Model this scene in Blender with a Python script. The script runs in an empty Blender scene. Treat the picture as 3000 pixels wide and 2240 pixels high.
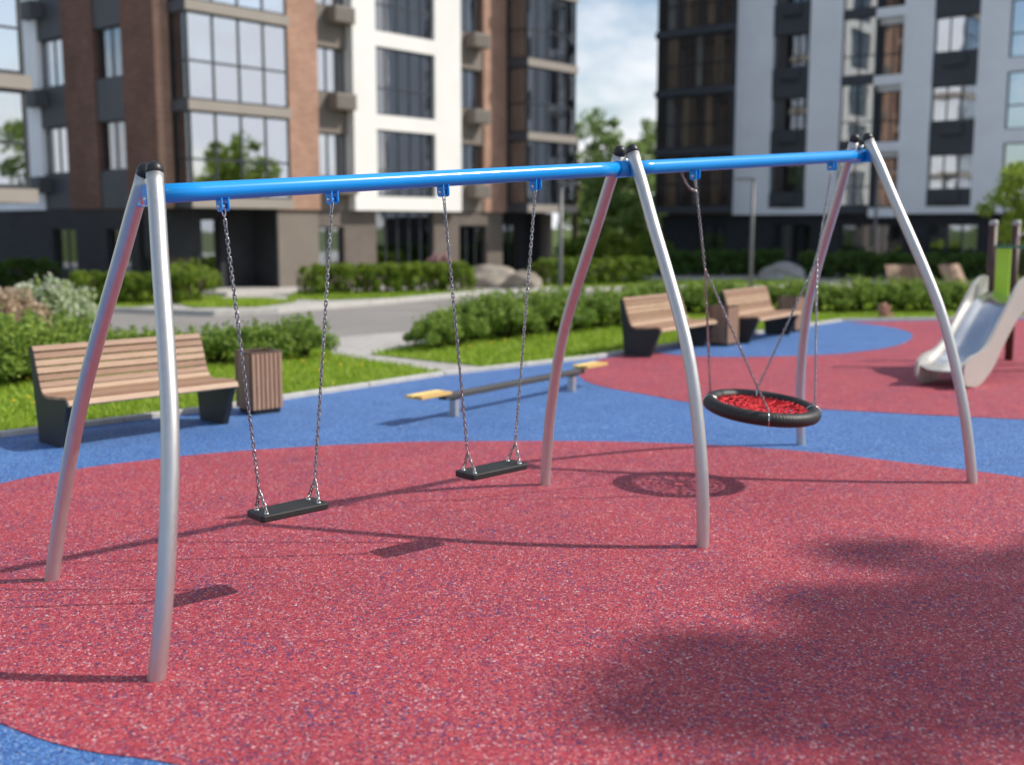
import bpy, math, random
import numpy as np
from mathutils import Vector, Matrix

# ------------------------------------------------------------------ camera
SC = bpy.context.scene
COL = SC.collection
F, CX, CY, YH, CAMH = 3300.0, 1500.0, 1120.0, 660.0, 1.9     # measured on the 3000 px photograph
PITCH = math.atan((CY - YH) / F)
cd = bpy.data.cameras.new('camera')
cam = bpy.data.objects.new('camera', cd); COL.objects.link(cam)
cam.location = (0, 0, CAMH)
cam.rotation_euler = (math.pi / 2 - PITCH, 0, 0)
cd.sensor_width = 36.0; cd.lens = 36.0 * F / 3000.0
cd.clip_start = 0.05; cd.clip_end = 2000
cd.dof.use_dof = True; cd.dof.focus_distance = 5.9; cd.dof.aperture_fstop = 1.12
cd.dof.aperture_blades = 0
SC.camera = cam

# ------------------------------------------------------------------ light
SUN_AZ, SUN_EL = 3.0, 43.0           # azimuth measured from +X towards +Y
L = Vector((math.cos(math.radians(SUN_EL)) * math.cos(math.radians(SUN_AZ)),
            math.cos(math.radians(SUN_EL)) * math.sin(math.radians(SUN_AZ)), math.sin(math.radians(SUN_EL))))
sd = bpy.data.lights.new('sun', 'SUN'); so = bpy.data.objects.new('sun', sd); COL.objects.link(so)
sd.energy = 4.3; sd.angle = math.radians(0.8); sd.color = (1.0, 0.94, 0.85)
so.rotation_euler = L.to_track_quat('Z', 'Y').to_euler(); so.location = (30, 0, 40)

W = bpy.data.worlds.new('World'); SC.world = W; W.use_nodes = True
wn, wl = W.node_tree.nodes, W.node_tree.links
wn.clear()
wo = wn.new('ShaderNodeOutputWorld'); wb = wn.new('ShaderNodeBackground')
sky = wn.new('ShaderNodeTexSky'); sky.sky_type = 'NISHITA'; sky.sun_disc = False
sky.sun_elevation = math.radians(SUN_EL); sky.sun_rotation = math.radians(90 - SUN_AZ)
sky.air_density = 1.0; sky.dust_density = 1.2; sky.ozone_density = 1.2
tc = wn.new('ShaderNodeTexCoord'); mp = wn.new('ShaderNodeMapping')
mp.inputs['Scale'].default_value = (2.6, 2.6, 5.0); mp.inputs['Location'].default_value = (0.35, 0.2, 0.1)
nz = wn.new('ShaderNodeTexNoise'); nz.inputs['Scale'].default_value = 1.5; nz.inputs['Detail'].default_value = 7
nz.inputs['Roughness'].default_value = 0.52
cr = wn.new('ShaderNodeValToRGB'); cr.color_ramp.elements[0].position = 0.46; cr.color_ramp.elements[1].position = 0.60
mx = wn.new('ShaderNodeMix'); mx.data_type = 'RGBA'
wl.new(tc.outputs['Generated'], mp.inputs['Vector']); wl.new(mp.outputs['Vector'], nz.inputs['Vector'])
sx = wn.new('ShaderNodeSeparateXYZ'); wl.new(tc.outputs['Generated'], sx.inputs[0])
lo = wn.new('ShaderNodeMapRange'); lo.inputs['From Min'].default_value = 0.03; lo.inputs['From Max'].default_value = 0.20
lo.inputs['To Min'].default_value = 0.16; lo.inputs['To Max'].default_value = -0.05
wl.new(sx.outputs['Z'], lo.inputs['Value'])
cs_ = wn.new('ShaderNodeMath'); cs_.operation = 'ADD'; wl.new(nz.outputs['Fac'], cs_.inputs[0]); wl.new(lo.outputs[0], cs_.inputs[1])
wl.new(cs_.outputs[0], cr.inputs['Fac']); wl.new(cr.outputs['Color'], mx.inputs['Factor'])
wl.new(sky.outputs['Color'], mx.inputs['A']); mx.inputs['B'].default_value = (7.4, 7.55, 7.9, 1)
wl.new(mx.outputs['Result'], wb.inputs['Color']); wb.inputs['Strength'].default_value = 0.13
wl.new(wb.outputs['Background'], wo.inputs['Surface'])

SC.view_settings.view_transform = 'Standard'; SC.view_settings.look = 'None'
SC.view_settings.exposure = 0.09; SC.view_settings.gamma = 1.0
SC.render.engine = 'CYCLES'
try:
    SC.cycles.use_denoising = True
    SC.cycles.max_bounces = 8; SC.cycles.transparent_max_bounces = 12
    SC.cycles.sample_clamp_indirect = 6.0
except Exception:
    pass

# ------------------------------------------------------------------ helpers
def ray(x, y):                        # x, y in a 2212 px wide copy of the photograph
    s = 3000 / 2212
    a, b = (x * s - CX) / F, -(y * s - CY) / F
    c, n = math.cos(PITCH), math.sin(PITCH)
    return Vector((a, c + b * n, -n + b * c))
def G(x, y, z=0.0):                   # the point of the level z seen at a pixel
    r = ray(x, y); t = (z - CAMH) / r.z
    return Vector((0, 0, CAMH)) + r * t
def lerp(a, b, t): return a + (b - a) * t

class MB:
    def __init__(s): s.v = []; s.f = []; s.sm = []
    def add(s, vs, fs, smooth=False):
        o = len(s.v); s.v += [tuple(p) for p in vs]
        s.f += [tuple(i + o for i in f) for f in fs]; s.sm += [smooth] * len(fs); return s
    def box(s, x0, x1, y0, y1, z0, z1, M=None, bev=0.0):
        if bev <= 0:
            vs = [(x, y, z) for z in (z0, z1) for y in (y0, y1) for x in (x0, x1)]
            fs = [(0, 2, 3, 1), (4, 5, 7, 6), (0, 1, 5, 4), (2, 6, 7, 3), (0, 4, 6, 2), (1, 3, 7, 5)]
        else:                          # chamfered box
            vs = []; idx = {}
            b = bev; X = (x0, x1); Y = (y0, y1); Z = (z0, z1)
            for i in (0, 1):
                for j in (0, 1):
                    for k in (0, 1):
                        sx, sy, sz = (1 - 2 * i) * b, (1 - 2 * j) * b, (1 - 2 * k) * b
                        for a in range(3):
                            p = [X[i] + sx, Y[j] + sy, Z[k] + sz]; p[a] = (X[i], Y[j], Z[k])[a]
                            idx[(i, j, k, a)] = len(vs); vs.append(tuple(p))
            fs = []
            for i in (0, 1):
                fs.append([idx[(i, j, k, 0)] for j, k in ((0, 0), (1, 0), (1, 1), (0, 1))])
                fs.append([idx[(j, i, k, 1)] for j, k in ((0, 0), (1, 0), (1, 1), (0, 1))])
                fs.append([idx[(j, k, i, 2)] for j, k in ((0, 0), (1, 0), (1, 1), (0, 1))])
            for i in (0, 1):
                for j in (0, 1):
                    fs.append([idx[(i, j, 0, 0)], idx[(i, j, 1, 0)], idx[(i, j, 1, 1)], idx[(i, j, 0, 1)]])
                    fs.append([idx[(i, 0, j, 0)], idx[(i, 1, j, 0)], idx[(i, 1, j, 2)], idx[(i, 0, j, 2)]])
                    fs.append([idx[(0, i, j, 1)], idx[(1, i, j, 1)], idx[(1, i, j, 2)], idx[(0, i, j, 2)]])
            for i in (0, 1):
                for j in (0, 1):
                    for k in (0, 1):
                        fs.append([idx[(i, j, k, 0)], idx[(i, j, k, 1)], idx[(i, j, k, 2)]])
        if M is not None: vs = [M @ Vector(p) for p in vs]
        return s.add(vs, fs)
    def prism(s, pts, d, M=None):      # polygon in the XZ plane pushed along Y from d[0] to d[1]
        n = len(pts)
        vs = [(p[0], d[0], p[1]) for p in pts] + [(p[0], d[1], p[1]) for p in pts]
        fs = [tuple(range(n)), tuple(range(2 * n - 1, n - 1, -1))] + [(i, i + n, (i + 1) % n + n, (i + 1) % n) for i in range(n)]
        if M is not None: vs = [M @ Vector(p) for p in vs]
        return s.add(vs, fs)
    def tube(s, pts, r, n=12, closed=False, cap=True, smooth=True):
        pts = [Vector(p) for p in pts]; m = len(pts)
        rs = r if isinstance(r, (list, tuple)) else [r] * m
        T = []
        for i in range(m):
            if closed: t = pts[(i + 1) % m] - pts[i - 1]
            else: t = pts[min(i + 1, m - 1)] - pts[max(i - 1, 0)]
            T.append(t.normalized())
        up = Vector((0, 0, 1)) if abs(T[0].z) < 0.9 else Vector((1, 0, 0))
        a = T[0].cross(up).normalized(); vs = []
        for i in range(m):
            a = (a - T[i] * a.dot(T[i])).normalized(); b = T[i].cross(a)
            for k in range(n):
                q = 2 * math.pi * k / n
                vs.append(pts[i] + (a * math.cos(q) + b * math.sin(q)) * rs[i])
        fs = []
        for i in range(m if closed else m - 1):
            j = (i + 1) % m
            for k in range(n):
                fs.append((i * n + k, i * n + (k + 1) % n, j * n + (k + 1) % n, j * n + k))
        o = len(s.v); s.add(vs, fs, smooth)
        if cap and not closed:
            s.f += [tuple(o + k for k in range(n - 1, -1, -1)), tuple(o + (m - 1) * n + k for k in range(n))]
            s.sm += [False, False]
        return s
    def lathe(s, prof, n=24, M=None, smooth=True):     # prof: (radius, z)
        vs = [(r * math.cos(2 * math.pi * k / n), r * math.sin(2 * math.pi * k / n), z) for r, z in prof for k in range(n)]
        fs = [(i * n + k, i * n + (k + 1) % n, (i + 1) * n + (k + 1) % n, (i + 1) * n + k) for i in range(len(prof) - 1) for k in range(n)]
        if M is not None: vs = [M @ Vector(p) for p in vs]
        return s.add(vs, fs, smooth)
    def build(s, name, mat, parent=None):
        me = bpy.data.meshes.new(name); me.from_pydata(s.v, [], s.f)
        me.polygons.foreach_set('use_smooth', s.sm)
        me.materials.append(mat); me.update()
        o = bpy.data.objects.new(name, me); COL.objects.link(o)
        if parent: o.parent = parent
        return o

def tag(o, label=None, cat=None, group=None, kind=None):
    if label: o['label'] = label
    if cat: o['category'] = cat
    if group: o['group'] = group
    if kind: o['kind'] = kind
    return o
def empty(name, loc, rz=0.0, **k):
    o = bpy.data.objects.new(name, None); COL.objects.link(o)
    o.location = loc; o.rotation_euler = (0, 0, rz); o.empty_display_size = 0.2
    return tag(o, **k)
def copy_tree(o, parent=None):
    c = o.copy(); COL.objects.link(c); c.parent = parent
    for ch in list(o.children): copy_tree(ch, c)
    return c

# ------------------------------------------------------------------ materials
class NT:
    def __init__(s, name):
        s.m = bpy.data.materials.new(name); s.m.use_nodes = True
        s.n, s.l = s.m.node_tree.nodes, s.m.node_tree.links
        s.b = s.n['Principled BSDF']; s.out = s.n['Material Output']
    def new(s, t, **k):
        x = s.n.new(t)
        for a, v in k.items():
            if a in x.inputs: x.inputs[a].default_value = v
            else: setattr(x, a, v)
        return x
    def co(s, kind='Object', scale=(1, 1, 1)):
        t = s.new('ShaderNodeTexCoord'); m = s.new('ShaderNodeMapping'); m.inputs['Scale'].default_value = scale
        s.l.new(t.outputs[kind], m.inputs['Vector']); return m.outputs['Vector']
    def noise(s, vec, scale, detail=4, rough=0.55):
        x = s.new('ShaderNodeTexNoise'); x.inputs['Scale'].default_value = scale
        x.inputs['Detail'].default_value = detail; x.inputs['Roughness'].default_value = rough
        s.l.new(vec, x.inputs['Vector']); return x.outputs['Fac']
    def ramp(s, fac, stops, const=False):
        x = s.new('ShaderNodeValToRGB'); e = x.color_ramp.elements
        if const: x.color_ramp.interpolation = 'CONSTANT'
        while len(e) < len(stops): e.new(0.5)
        for k, (p, c) in enumerate(stops): e[k].position = p; e[k].color = (*c, 1)
        s.l.new(fac, x.inputs['Fac']); return x.outputs['Color']
    def mix(s, fac, a, b, mode='MIX'):
        x = s.new('ShaderNodeMix'); x.data_type = 'RGBA'; x.blend_type = mode
        for i, v in (('Factor', fac), ('A', a), ('B', b)):
            if hasattr(v, 'links'): s.l.new(v, x.inputs[i])
            elif i == 'Factor': x.inputs[i].default_value = v
            else: x.inputs[i].default_value = (*v, 1)
        return x.outputs['Result']
    def bump(s, h, strength, dist):
        x = s.new('ShaderNodeBump'); x.inputs['Strength'].default_value = strength; x.inputs['Distance'].default_value = dist
        s.l.new(h, x.inputs['Height']); s.l.new(x.outputs['Normal'], s.b.inputs['Normal'])
    def base(s, c):
        if hasattr(c, 'links'): s.l.new(c, s.b.inputs['Base Color'])
        else: s.b.inputs['Base Color'].default_value = (*c, 1)
    def set(s, rough=0.6, metal=0.0, spec=0.5):
        s.b.inputs['Roughness'].default_value = rough; s.b.inputs['Metallic'].default_value = metal
        s.b.inputs['Specular IOR Level'].default_value = spec

def plain(name, c, rough=0.6, metal=0.0, spec=0.5, var=0.12, scale=3.0, bump=0.0):
    t = NT(name); v = t.co(); f = t.noise(v, scale, 5)
    d = tuple(x * (1 - var) for x in c); e = tuple(min(1, x * (1 + var)) for x in c)
    t.base(t.ramp(f, [(0.3, d), (0.7, e)])); t.set(rough, metal, spec)
    if bump: t.bump(t.noise(v, scale * 25, 3), bump, 0.01)
    return t.m

def rubber(name, stops, seed, speck, gap_shade):
    t = NT(name); v = t.co()
    v2 = t.new('ShaderNodeMapping'); v2.inputs['Location'].default_value = (seed, seed * 2, 0); t.l.new(v, v2.inputs['Vector'])
    # warp so that the granules are elongated and lie in every direction
    w = t.new('ShaderNodeTexNoise'); w.inputs['Scale'].default_value = 60; w.inputs['Detail'].default_value = 2
    t.l.new(v2.outputs[0], w.inputs['Vector'])
    ws = t.new('ShaderNodeVectorMath', operation='SCALE'); ws.inputs['Scale'].default_value = 0.03
    t.l.new(w.outputs['Color'], ws.inputs[0])
    wa = t.new('ShaderNodeVectorMath', operation='ADD'); t.l.new(v2.outputs[0], wa.inputs[0]); t.l.new(ws.outputs[0], wa.inputs[1])
    vo = t.new('ShaderNodeTexVoronoi'); vo.inputs['Scale'].default_value = 115; vo.inputs['Randomness'].default_value = 1
    t.l.new(wa.outputs[0], vo.inputs['Vector'])
    sp = t.new('ShaderNodeSeparateColor'); t.l.new(vo.outputs['Color'], sp.inputs[0])
    col = t.ramp(sp.outputs[0], stops, const=True)
    # crevice shade between granules, painted into the colour as dark edge lines
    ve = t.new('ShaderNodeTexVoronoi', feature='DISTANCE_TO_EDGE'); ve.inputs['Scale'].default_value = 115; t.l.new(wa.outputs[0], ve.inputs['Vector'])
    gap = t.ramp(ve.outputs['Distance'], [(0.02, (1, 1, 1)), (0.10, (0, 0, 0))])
    pat = t.ramp(t.noise(v, 2.3, 5, 0.65), [(0.36, (0, 0, 0)), (0.66, (1, 1, 1))])
    vb = t.new('ShaderNodeTexVoronoi'); vb.inputs['Scale'].default_value = 88; vb.inputs['Randomness'].default_value = 1; t.l.new(wa.outputs[0], vb.inputs['Vector'])
    sb = t.new('ShaderNodeSeparateColor'); t.l.new(vb.outputs['Color'], sb.inputs[0])
    spk = t.ramp(sb.outputs[2], [(0, (0, 0, 0)), (0.83, (1, 1, 1))], const=True)
    spm = t.mix(1.0, spk, pat, 'MULTIPLY')
    col = t.mix(spm, col, speck); col = t.mix(t.mix(1.0, gap, (0.45, 0.45, 0.45), 'MULTIPLY'), col, gap_shade)
    big = t.noise(v, 0.8, 5); tint = t.ramp(big, [(0.3, (0.88, 0.86, 0.90)), (0.7, (1.04, 1.0, 1.0))])
    t.base(t.mix(1.0, col, tint, 'MULTIPLY'))
    t.set(0.62, 0, 0.4)
    inv = t.new('ShaderNodeMath', operation='MULTIPLY'); inv.inputs[1].default_value = -1.0
    t.l.new(vo.outputs['Distance'], inv.inputs[0])
    ad = t.new('ShaderNodeMath', operation='ADD'); t.l.new(inv.outputs[0], ad.inputs[0])
    m2 = t.new('ShaderNodeMath', operation='MULTIPLY'); m2.inputs[1].default_value = 0.8
    t.l.new(sp.outputs[1], m2.inputs[0]); t.l.new(m2.outputs[0], ad.inputs[1])
    t.bump(ad.outputs[0], 0.75, 0.006)
    return t.m
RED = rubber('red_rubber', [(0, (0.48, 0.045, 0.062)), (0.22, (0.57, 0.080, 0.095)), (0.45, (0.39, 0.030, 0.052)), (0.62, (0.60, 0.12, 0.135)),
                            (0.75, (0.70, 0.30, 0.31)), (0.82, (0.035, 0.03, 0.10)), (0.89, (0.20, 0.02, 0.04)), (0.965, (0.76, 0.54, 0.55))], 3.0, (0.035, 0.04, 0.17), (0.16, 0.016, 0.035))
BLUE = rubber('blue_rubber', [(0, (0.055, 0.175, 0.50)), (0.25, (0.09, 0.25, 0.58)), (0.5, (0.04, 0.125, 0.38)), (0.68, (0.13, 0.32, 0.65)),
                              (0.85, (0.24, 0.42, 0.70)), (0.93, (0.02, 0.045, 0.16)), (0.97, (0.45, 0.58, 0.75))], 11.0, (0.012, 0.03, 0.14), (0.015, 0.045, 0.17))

def steel(name, c, rough, var=0.05):
    t = NT(name); v = t.co(scale=(6, 6, 1.2)); f = t.noise(v, 6, 6, 0.65)
    t.base(t.ramp(f, [(0.3, tuple(x * 0.9 for x in c)), (0.7, c)]))
    r = t.new('ShaderNodeMapRange'); r.inputs['To Min'].default_value = rough - var; r.inputs['To Max'].default_value = rough + var
    t.l.new(f, r.inputs['Value']); t.l.new(r.outputs[0], t.b.inputs['Roughness'])
    t.b.inputs['Metallic'].default_value = 1.0
    t.bump(t.noise(t.co(scale=(1, 1, 1)), 140, 2), 0.03, 0.002)
    return t.m
STEEL = steel('galvanised_steel', (0.61, 0.60, 0.58), 0.45)
STEEL.node_tree.nodes['Principled BSDF'].inputs['Metallic'].default_value = 0.92
CHAIN = steel('chain_steel', (0.44, 0.42, 0.41), 0.20)
ZINC = plain('zinc_bolt', (0.75, 0.74, 0.72), 0.22, 1.0)
BLUEP = plain('blue_powder_coat', (0.010, 0.31, 0.80), 0.20, 0, 0.5, 0.04)
BLACKP = plain('black_plastic_cap', (0.018, 0.017, 0.018), 0.42, 0, 0.5, 0.2)
RUBS = plain('black_seat_rubber', (0.018, 0.019, 0.018), 0.5, 0, 0.45, 0.35, 30, 0.15)
ROPER = plain('red_rope', (0.62, 0.012, 0.02), 0.6, 0, 0.4, 0.3, 60, 0.3)
def rope_black():
    t = NT('black_rope_winding'); v = t.co(); f = t.noise(v, 90, 3)
    t.base(t.ramp(f, [(0.3, (0.010, 0.010, 0.009)), (0.7, (0.028, 0.027, 0.024))])); t.set(0.5, 0, 0.5)
    t.bump(f, 0.5, 0.004); return t.m
ROPEB = rope_black()
DARKP = plain('dark_painted_steel', (0.020, 0.023, 0.028), 0.5, 0, 0.4, 0.2, 4)
def wood(name, a, b, scale=(2, 30, 30), pale=True):
    t = NT(name); v = t.co(scale=scale); f = t.noise(v, 3.0, 6, 0.6)
    c = t.ramp(f, [(0.3, a), (0.7, b)])
    g = t.new('ShaderNodeNewGeometry')
    k = t.ramp(g.outputs['Random Per Island'], [(0, (0.88, 0.87, 0.86)), (0.8, (1.0, 1.0, 1.0)), (0.86, (1.35, 1.5, 1.55) if pale else (1, 1, 1)), (1, (1.4, 1.6, 1.65) if pale else (1.08, 1.08, 1.08))])
    t.base(t.mix(1.0, c, k, 'MULTIPLY')); t.set(0.55, 0, 0.4); return t.m
WOOD = wood('bench_wood', (0.26, 0.148, 0.092), (0.37, 0.225, 0.148))
WOODV = wood('bin_wood', (0.36, 0.215, 0.14), (0.46, 0.29, 0.195), (30, 30, 2), False)
YWOOD = wood('yellow_wood', (0.55, 0.33, 0.09), (0.72, 0.47, 0.17))
BEAM = plain('worn_grey_beam', (0.060, 0.056, 0.052), 0.45)
LINER = plain('bin_liner', (0.115, 0.072, 0.052), 0.7)
BROWN = plain('brown_post', (0.075, 0.036, 0.026), 0.5)
LIME = plain('lime_panel', (0.46, 0.76, 0.05), 0.4, 0, 0.5, 0.05)
TEAL = plain('green_bar', (0.05, 0.20, 0.12), 0.4)
GREYP = plain('light_grey_plastic', (0.41, 0.395, 0.365), 0.4, 0, 0.5, 0.06)
CHUTE = steel('slide_steel', (0.72, 0.74, 0.76), 0.22)
POLE = plain('grey_lamp_paint', (0.14, 0.14, 0.14), 0.4)
LENS = plain('lamp_lens', (0.6, 0.6, 0.58), 0.3)
def kerbm():
    t = NT('kerb_concrete'); v = t.co(); f = t.noise(v, 6, 8, 0.65)
    t.base(t.ramp(f, [(0.25, (0.40, 0.385, 0.36)), (0.75, (0.56, 0.54, 0.51))])); t.set(0.85); t.bump(t.noise(v, 80, 4), 0.3, 0.01); return t.m
KERB = kerbm()
def paving():
    t = NT('paving'); v = t.co()
    m = t.new('ShaderNodeMapping'); m.inputs['Rotation'].default_value = (0, 0, math.radians(50)); t.l.new(v, m.inputs['Vector'])
    b = t.new('ShaderNodeTexBrick'); b.inputs['Scale'].default_value = 1.0; b.inputs['Brick Width'].default_value = 0.3; b.inputs['Row Height'].default_value = 0.15
    b.inputs['Mortar Size'].default_value = 0.006; b.inputs['Color1'].default_value = (0.50, 0.48, 0.455, 1); b.inputs['Color2'].default_value = (0.43, 0.41, 0.39, 1)
    b.inputs['Mortar'].default_value = (0.16, 0.155, 0.15, 1); t.l.new(m.outputs[0], b.inputs['Vector'])
    f = t.noise(v, 0.7, 6); t.base(t.mix(1.0, b.outputs['Color'], t.ramp(f, [(0.3, (0.8, 0.8, 0.8)), (0.7, (1, 1, 1))]), 'MULTIPLY'))
    t.set(0.85); return t.m
PAVE = paving()
def asphalt():
    t = NT('asphalt'); v = t.co(); f = t.noise(v, 0.5, 7, 0.6); g = t.noise(v, 60, 4)
    a = t.ramp(f, [(0.3, (0.20, 0.19, 0.18)), (0.7, (0.27, 0.255, 0.24))])
    t.base(t.mix(1.0, a, t.ramp(g, [(0.3, (0.8, 0.8, 0.8)), (0.7, (1.15, 1.15, 1.15))]), 'MULTIPLY')); t.set(0.85); t.bump(g, 0.3, 0.01); return t.m
ASPH = asphalt()
def soil(name, a, b):
    t = NT(name); v = t.co(); f = t.noise(v, 3, 8, 0.7); t.base(t.ramp(f, [(0.3, a), (0.7, b)])); t.set(0.95, 0, 0.2); return t.m
LAWN = soil('lawn_soil', (0.13, 0.20, 0.025), (0.20, 0.28, 0.04))
FARG = soil('ground_green', (0.06, 0.09, 0.02), (0.10, 0.14, 0.03))
def leaf(name, cols, trans=0.42, rough=0.5):
    t = NT(name); g = t.new('ShaderNodeNewGeometry')
    n = len(cols); c = t.ramp(g.outputs['Random Per Island'], [(i / max(1, n - 1), k) for i, k in enumerate(cols)])
    oi = t.new('ShaderNodeObjectInfo')
    c = t.mix(1.0, c, t.ramp(oi.outputs['Random'], [(0, (0.85, 0.9, 0.85)), (1, (1.1, 1.06, 1.0))]), 'MULTIPLY')
    t.base(c); t.set(rough, 0, 0.35)
    tr = t.new('ShaderNodeBsdfTranslucent'); t.l.new(c, tr.inputs['Color'])
    ms = t.new('ShaderNodeMixShader'); ms.inputs['Fac'].default_value = trans
    t.l.new(t.b.outputs[0], ms.inputs[1]); t.l.new(tr.outputs[0], ms.inputs[2]); t.l.new(ms.outputs[0], t.out.inputs['Surface'])
    return t.m
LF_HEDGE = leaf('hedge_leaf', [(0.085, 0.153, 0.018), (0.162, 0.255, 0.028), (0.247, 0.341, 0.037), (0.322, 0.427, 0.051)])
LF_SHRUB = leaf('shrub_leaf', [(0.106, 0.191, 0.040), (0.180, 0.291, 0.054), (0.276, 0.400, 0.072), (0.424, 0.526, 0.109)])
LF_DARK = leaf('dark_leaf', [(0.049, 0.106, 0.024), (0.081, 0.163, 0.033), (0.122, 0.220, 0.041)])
LF_TREE = leaf('tree_leaf', [(0.125, 0.209, 0.035), (0.214, 0.325, 0.051), (0.326, 0.441, 0.070), (0.427, 0.534, 0.093)])
LF_FAR = leaf('far_tree_leaf', [(0.17, 0.25, 0.09), (0.24, 0.33, 0.11), (0.30, 0.40, 0.14), (0.36, 0.45, 0.18)], 0.58)
LF_LIME = leaf('bright_leaf', [(0.182, 0.260, 0.026), (0.260, 0.351, 0.039), (0.338, 0.429, 0.052)])
LF_WHITE = leaf('pale_blossom', [(0.250, 0.375, 0.175), (0.525, 0.625, 0.425), (0.775, 0.800, 0.650), (0.800, 0.800, 0.800)])
LF_BEIGE = leaf('beige_blossom', [(0.30, 0.22, 0.14), (0.50, 0.38, 0.28), (0.62, 0.50, 0.40), (0.66, 0.56, 0.46)])
LF_PINK = leaf('pink_blossom', [(0.72, 0.40, 0.38), (0.80, 0.52, 0.48)])
LF_PURP = leaf('purple_blossom', [(0.20, 0.08, 0.22), (0.40, 0.2, 0.35)])
GRASS = leaf('grass_blade', [(0.173, 0.291, 0.023), (0.271, 0.411, 0.035), (0.386, 0.532, 0.055), (0.502, 0.616, 0.098)], 0.4)
YELLOW = plain('dandelion_yellow', (0.80, 0.55, 0.02), 0.6)
BARK = plain('bark', (0.085, 0.06, 0.042), 0.9, 0, 0.2, 0.4, 12, 0.5)
STONE = plain('boulder_stone', (0.33, 0.29, 0.24), 0.85, 0, 0.3, 0.35, 3, 0.5)
STONEG = plain('grey_boulder_stone', (0.36, 0.36, 0.36), 0.85, 0, 0.3, 0.3, 3, 0.5)
def brick(name, a, b, m):
    t = NT(name); tcn = t.new('ShaderNodeTexCoord'); sp = t.new('ShaderNodeSeparateXYZ'); t.l.new(tcn.outputs['Object'], sp.inputs[0])
    ad = t.new('ShaderNodeMath', operation='ADD'); t.l.new(sp.outputs[0], ad.inputs[0]); t.l.new(sp.outputs[1], ad.inputs[1])
    cb = t.new('ShaderNodeCombineXYZ'); t.l.new(ad.outputs[0], cb.inputs[0]); t.l.new(sp.outputs[2], cb.inputs[1])
    k = t.new('ShaderNodeTexBrick'); k.inputs['Scale'].default_value = 1; k.inputs['Brick Width'].default_value = 0.22; k.inputs['Row Height'].default_value = 0.068
    k.inputs['Mortar Size'].default_value = 0.006; k.inputs['Color1'].default_value = (*a, 1); k.inputs['Color2'].default_value = (*b, 1); k.inputs['Mortar'].default_value = (*m, 1)
    t.l.new(cb.outputs[0], k.inputs['Vector'])
    f = t.noise(tcn.outputs['Object'], 1.1, 6, 0.65)
    t.base(t.mix(1.0, k.outputs['Color'], t.ramp(f, [(0.3, (0.78, 0.78, 0.78)), (0.7, (1.1, 1.1, 1.1))]), 'MULTIPLY')); t.set(0.85, 0, 0.3); return t.m
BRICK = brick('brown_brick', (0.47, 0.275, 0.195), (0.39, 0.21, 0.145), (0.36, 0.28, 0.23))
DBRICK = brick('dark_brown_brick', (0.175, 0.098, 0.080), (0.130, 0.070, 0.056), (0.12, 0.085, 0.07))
WHITE = plain('white_render', (0.80, 0.785, 0.75), 0.8, 0, 0.3, 0.04, 0.8, 0.1)
WHITER = plain('white_facade_panel', (0.84, 0.87, 0.93), 0.8, 0, 0.3, 0.05, 0.8, 0.1)
ANTH = plain('anthracite_panel', (0.060, 0.066, 0.082), 0.6, 0, 0.4, 0.12, 1.2)
PLINTH = brick('dark_plinth_brick', (0.047, 0.049, 0.058), (0.037, 0.039, 0.046), (0.030, 0.031, 0.036))
TAUPE = plain('taupe_panel', (0.20, 0.17, 0.142), 0.7, 0, 0.4, 0.08, 1.0)
TAUPEB = brick('taupe_clinker', (0.185, 0.155, 0.130), (0.165, 0.14, 0.118), (0.12, 0.10, 0.09))
BAND = plain('taupe_band', (0.31, 0.275, 0.24), 0.6, 0, 0.4, 0.06, 1.0)
FRAME = plain('dark_window_frame', (0.030, 0.033, 0.040), 0.45)
ROOMW = plain('warm_room_interior', (0.42, 0.29, 0.20), 0.9, 0, 0.2, 0.35, 0.8)
ROOM = plain('room_interior', (0.20, 0.18, 0.16), 0.9, 0, 0.2, 0.3, 0.5)
ACD = plain('anthracite_ac_box', (0.085, 0.092, 0.108), 0.6, 0, 0.4, 0.06)
ACM = plain('taupe_ac_box', (0.215, 0.19, 0.165), 0.6, 0, 0.4, 0.06)
def curtainm(name, a, b):
    t = NT(name); v = t.co(scale=(1, 1, 0.05)); f = t.noise(v, 5, 3); t.base(t.ramp(f, [(0.35, a), (0.65, b)])); t.set(0.9, 0, 0.1); return t.m
CURT = curtainm('pale_curtain', (0.55, 0.53, 0.49), (0.78, 0.76, 0.72))
CURTW = curtainm('tan_curtain', (0.50, 0.33, 0.20), (0.70, 0.50, 0.33))
def glass(name, base_fac, tint):
    t = NT(name); t.n.remove(t.b)
    tr = t.new('ShaderNodeBsdfTransparent'); tr.inputs['Color'].default_value = (*tint, 1)
    gl = t.new('ShaderNodeBsdfGlossy'); gl.inputs['Roughness'].default_value = 0.015; gl.inputs['Color'].default_value = (0.92, 0.95, 1.0, 1)
    fr = t.new('ShaderNodeFresnel'); fr.inputs['IOR'].default_value = 1.5
    mr = t.new('ShaderNodeMapRange'); mr.inputs['From Min'].default_value = 0; mr.inputs['From Max'].default_value = 1
    mr.inputs['To Min'].default_value = base_fac; mr.inputs['To Max'].default_value = 1.0
    t.l.new(fr.outputs[0], mr.inputs['Value'])
    tc_ = t.co(); nf = t.noise(tc_, 0.9, 2)
    bp = t.new('ShaderNodeBump'); bp.inputs['Strength'].default_value = 0.05; bp.inputs['Distance'].default_value = 0.05
    t.l.new(nf, bp.inputs['Height']); t.l.new(bp.outputs[0], gl.inputs['Normal'])
    ms = t.new('ShaderNodeMixShader'); t.l.new(mr.outputs[0], ms.inputs[0]); t.l.new(tr.outputs[0], ms.inputs[1]); t.l.new(gl.outputs[0], ms.inputs[2])
    t.l.new(ms.outputs[0], t.out.inputs['Surface']); return t.m
GLASS = glass('window_glass', 0.30, (0.72, 0.76, 0.78))
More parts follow.
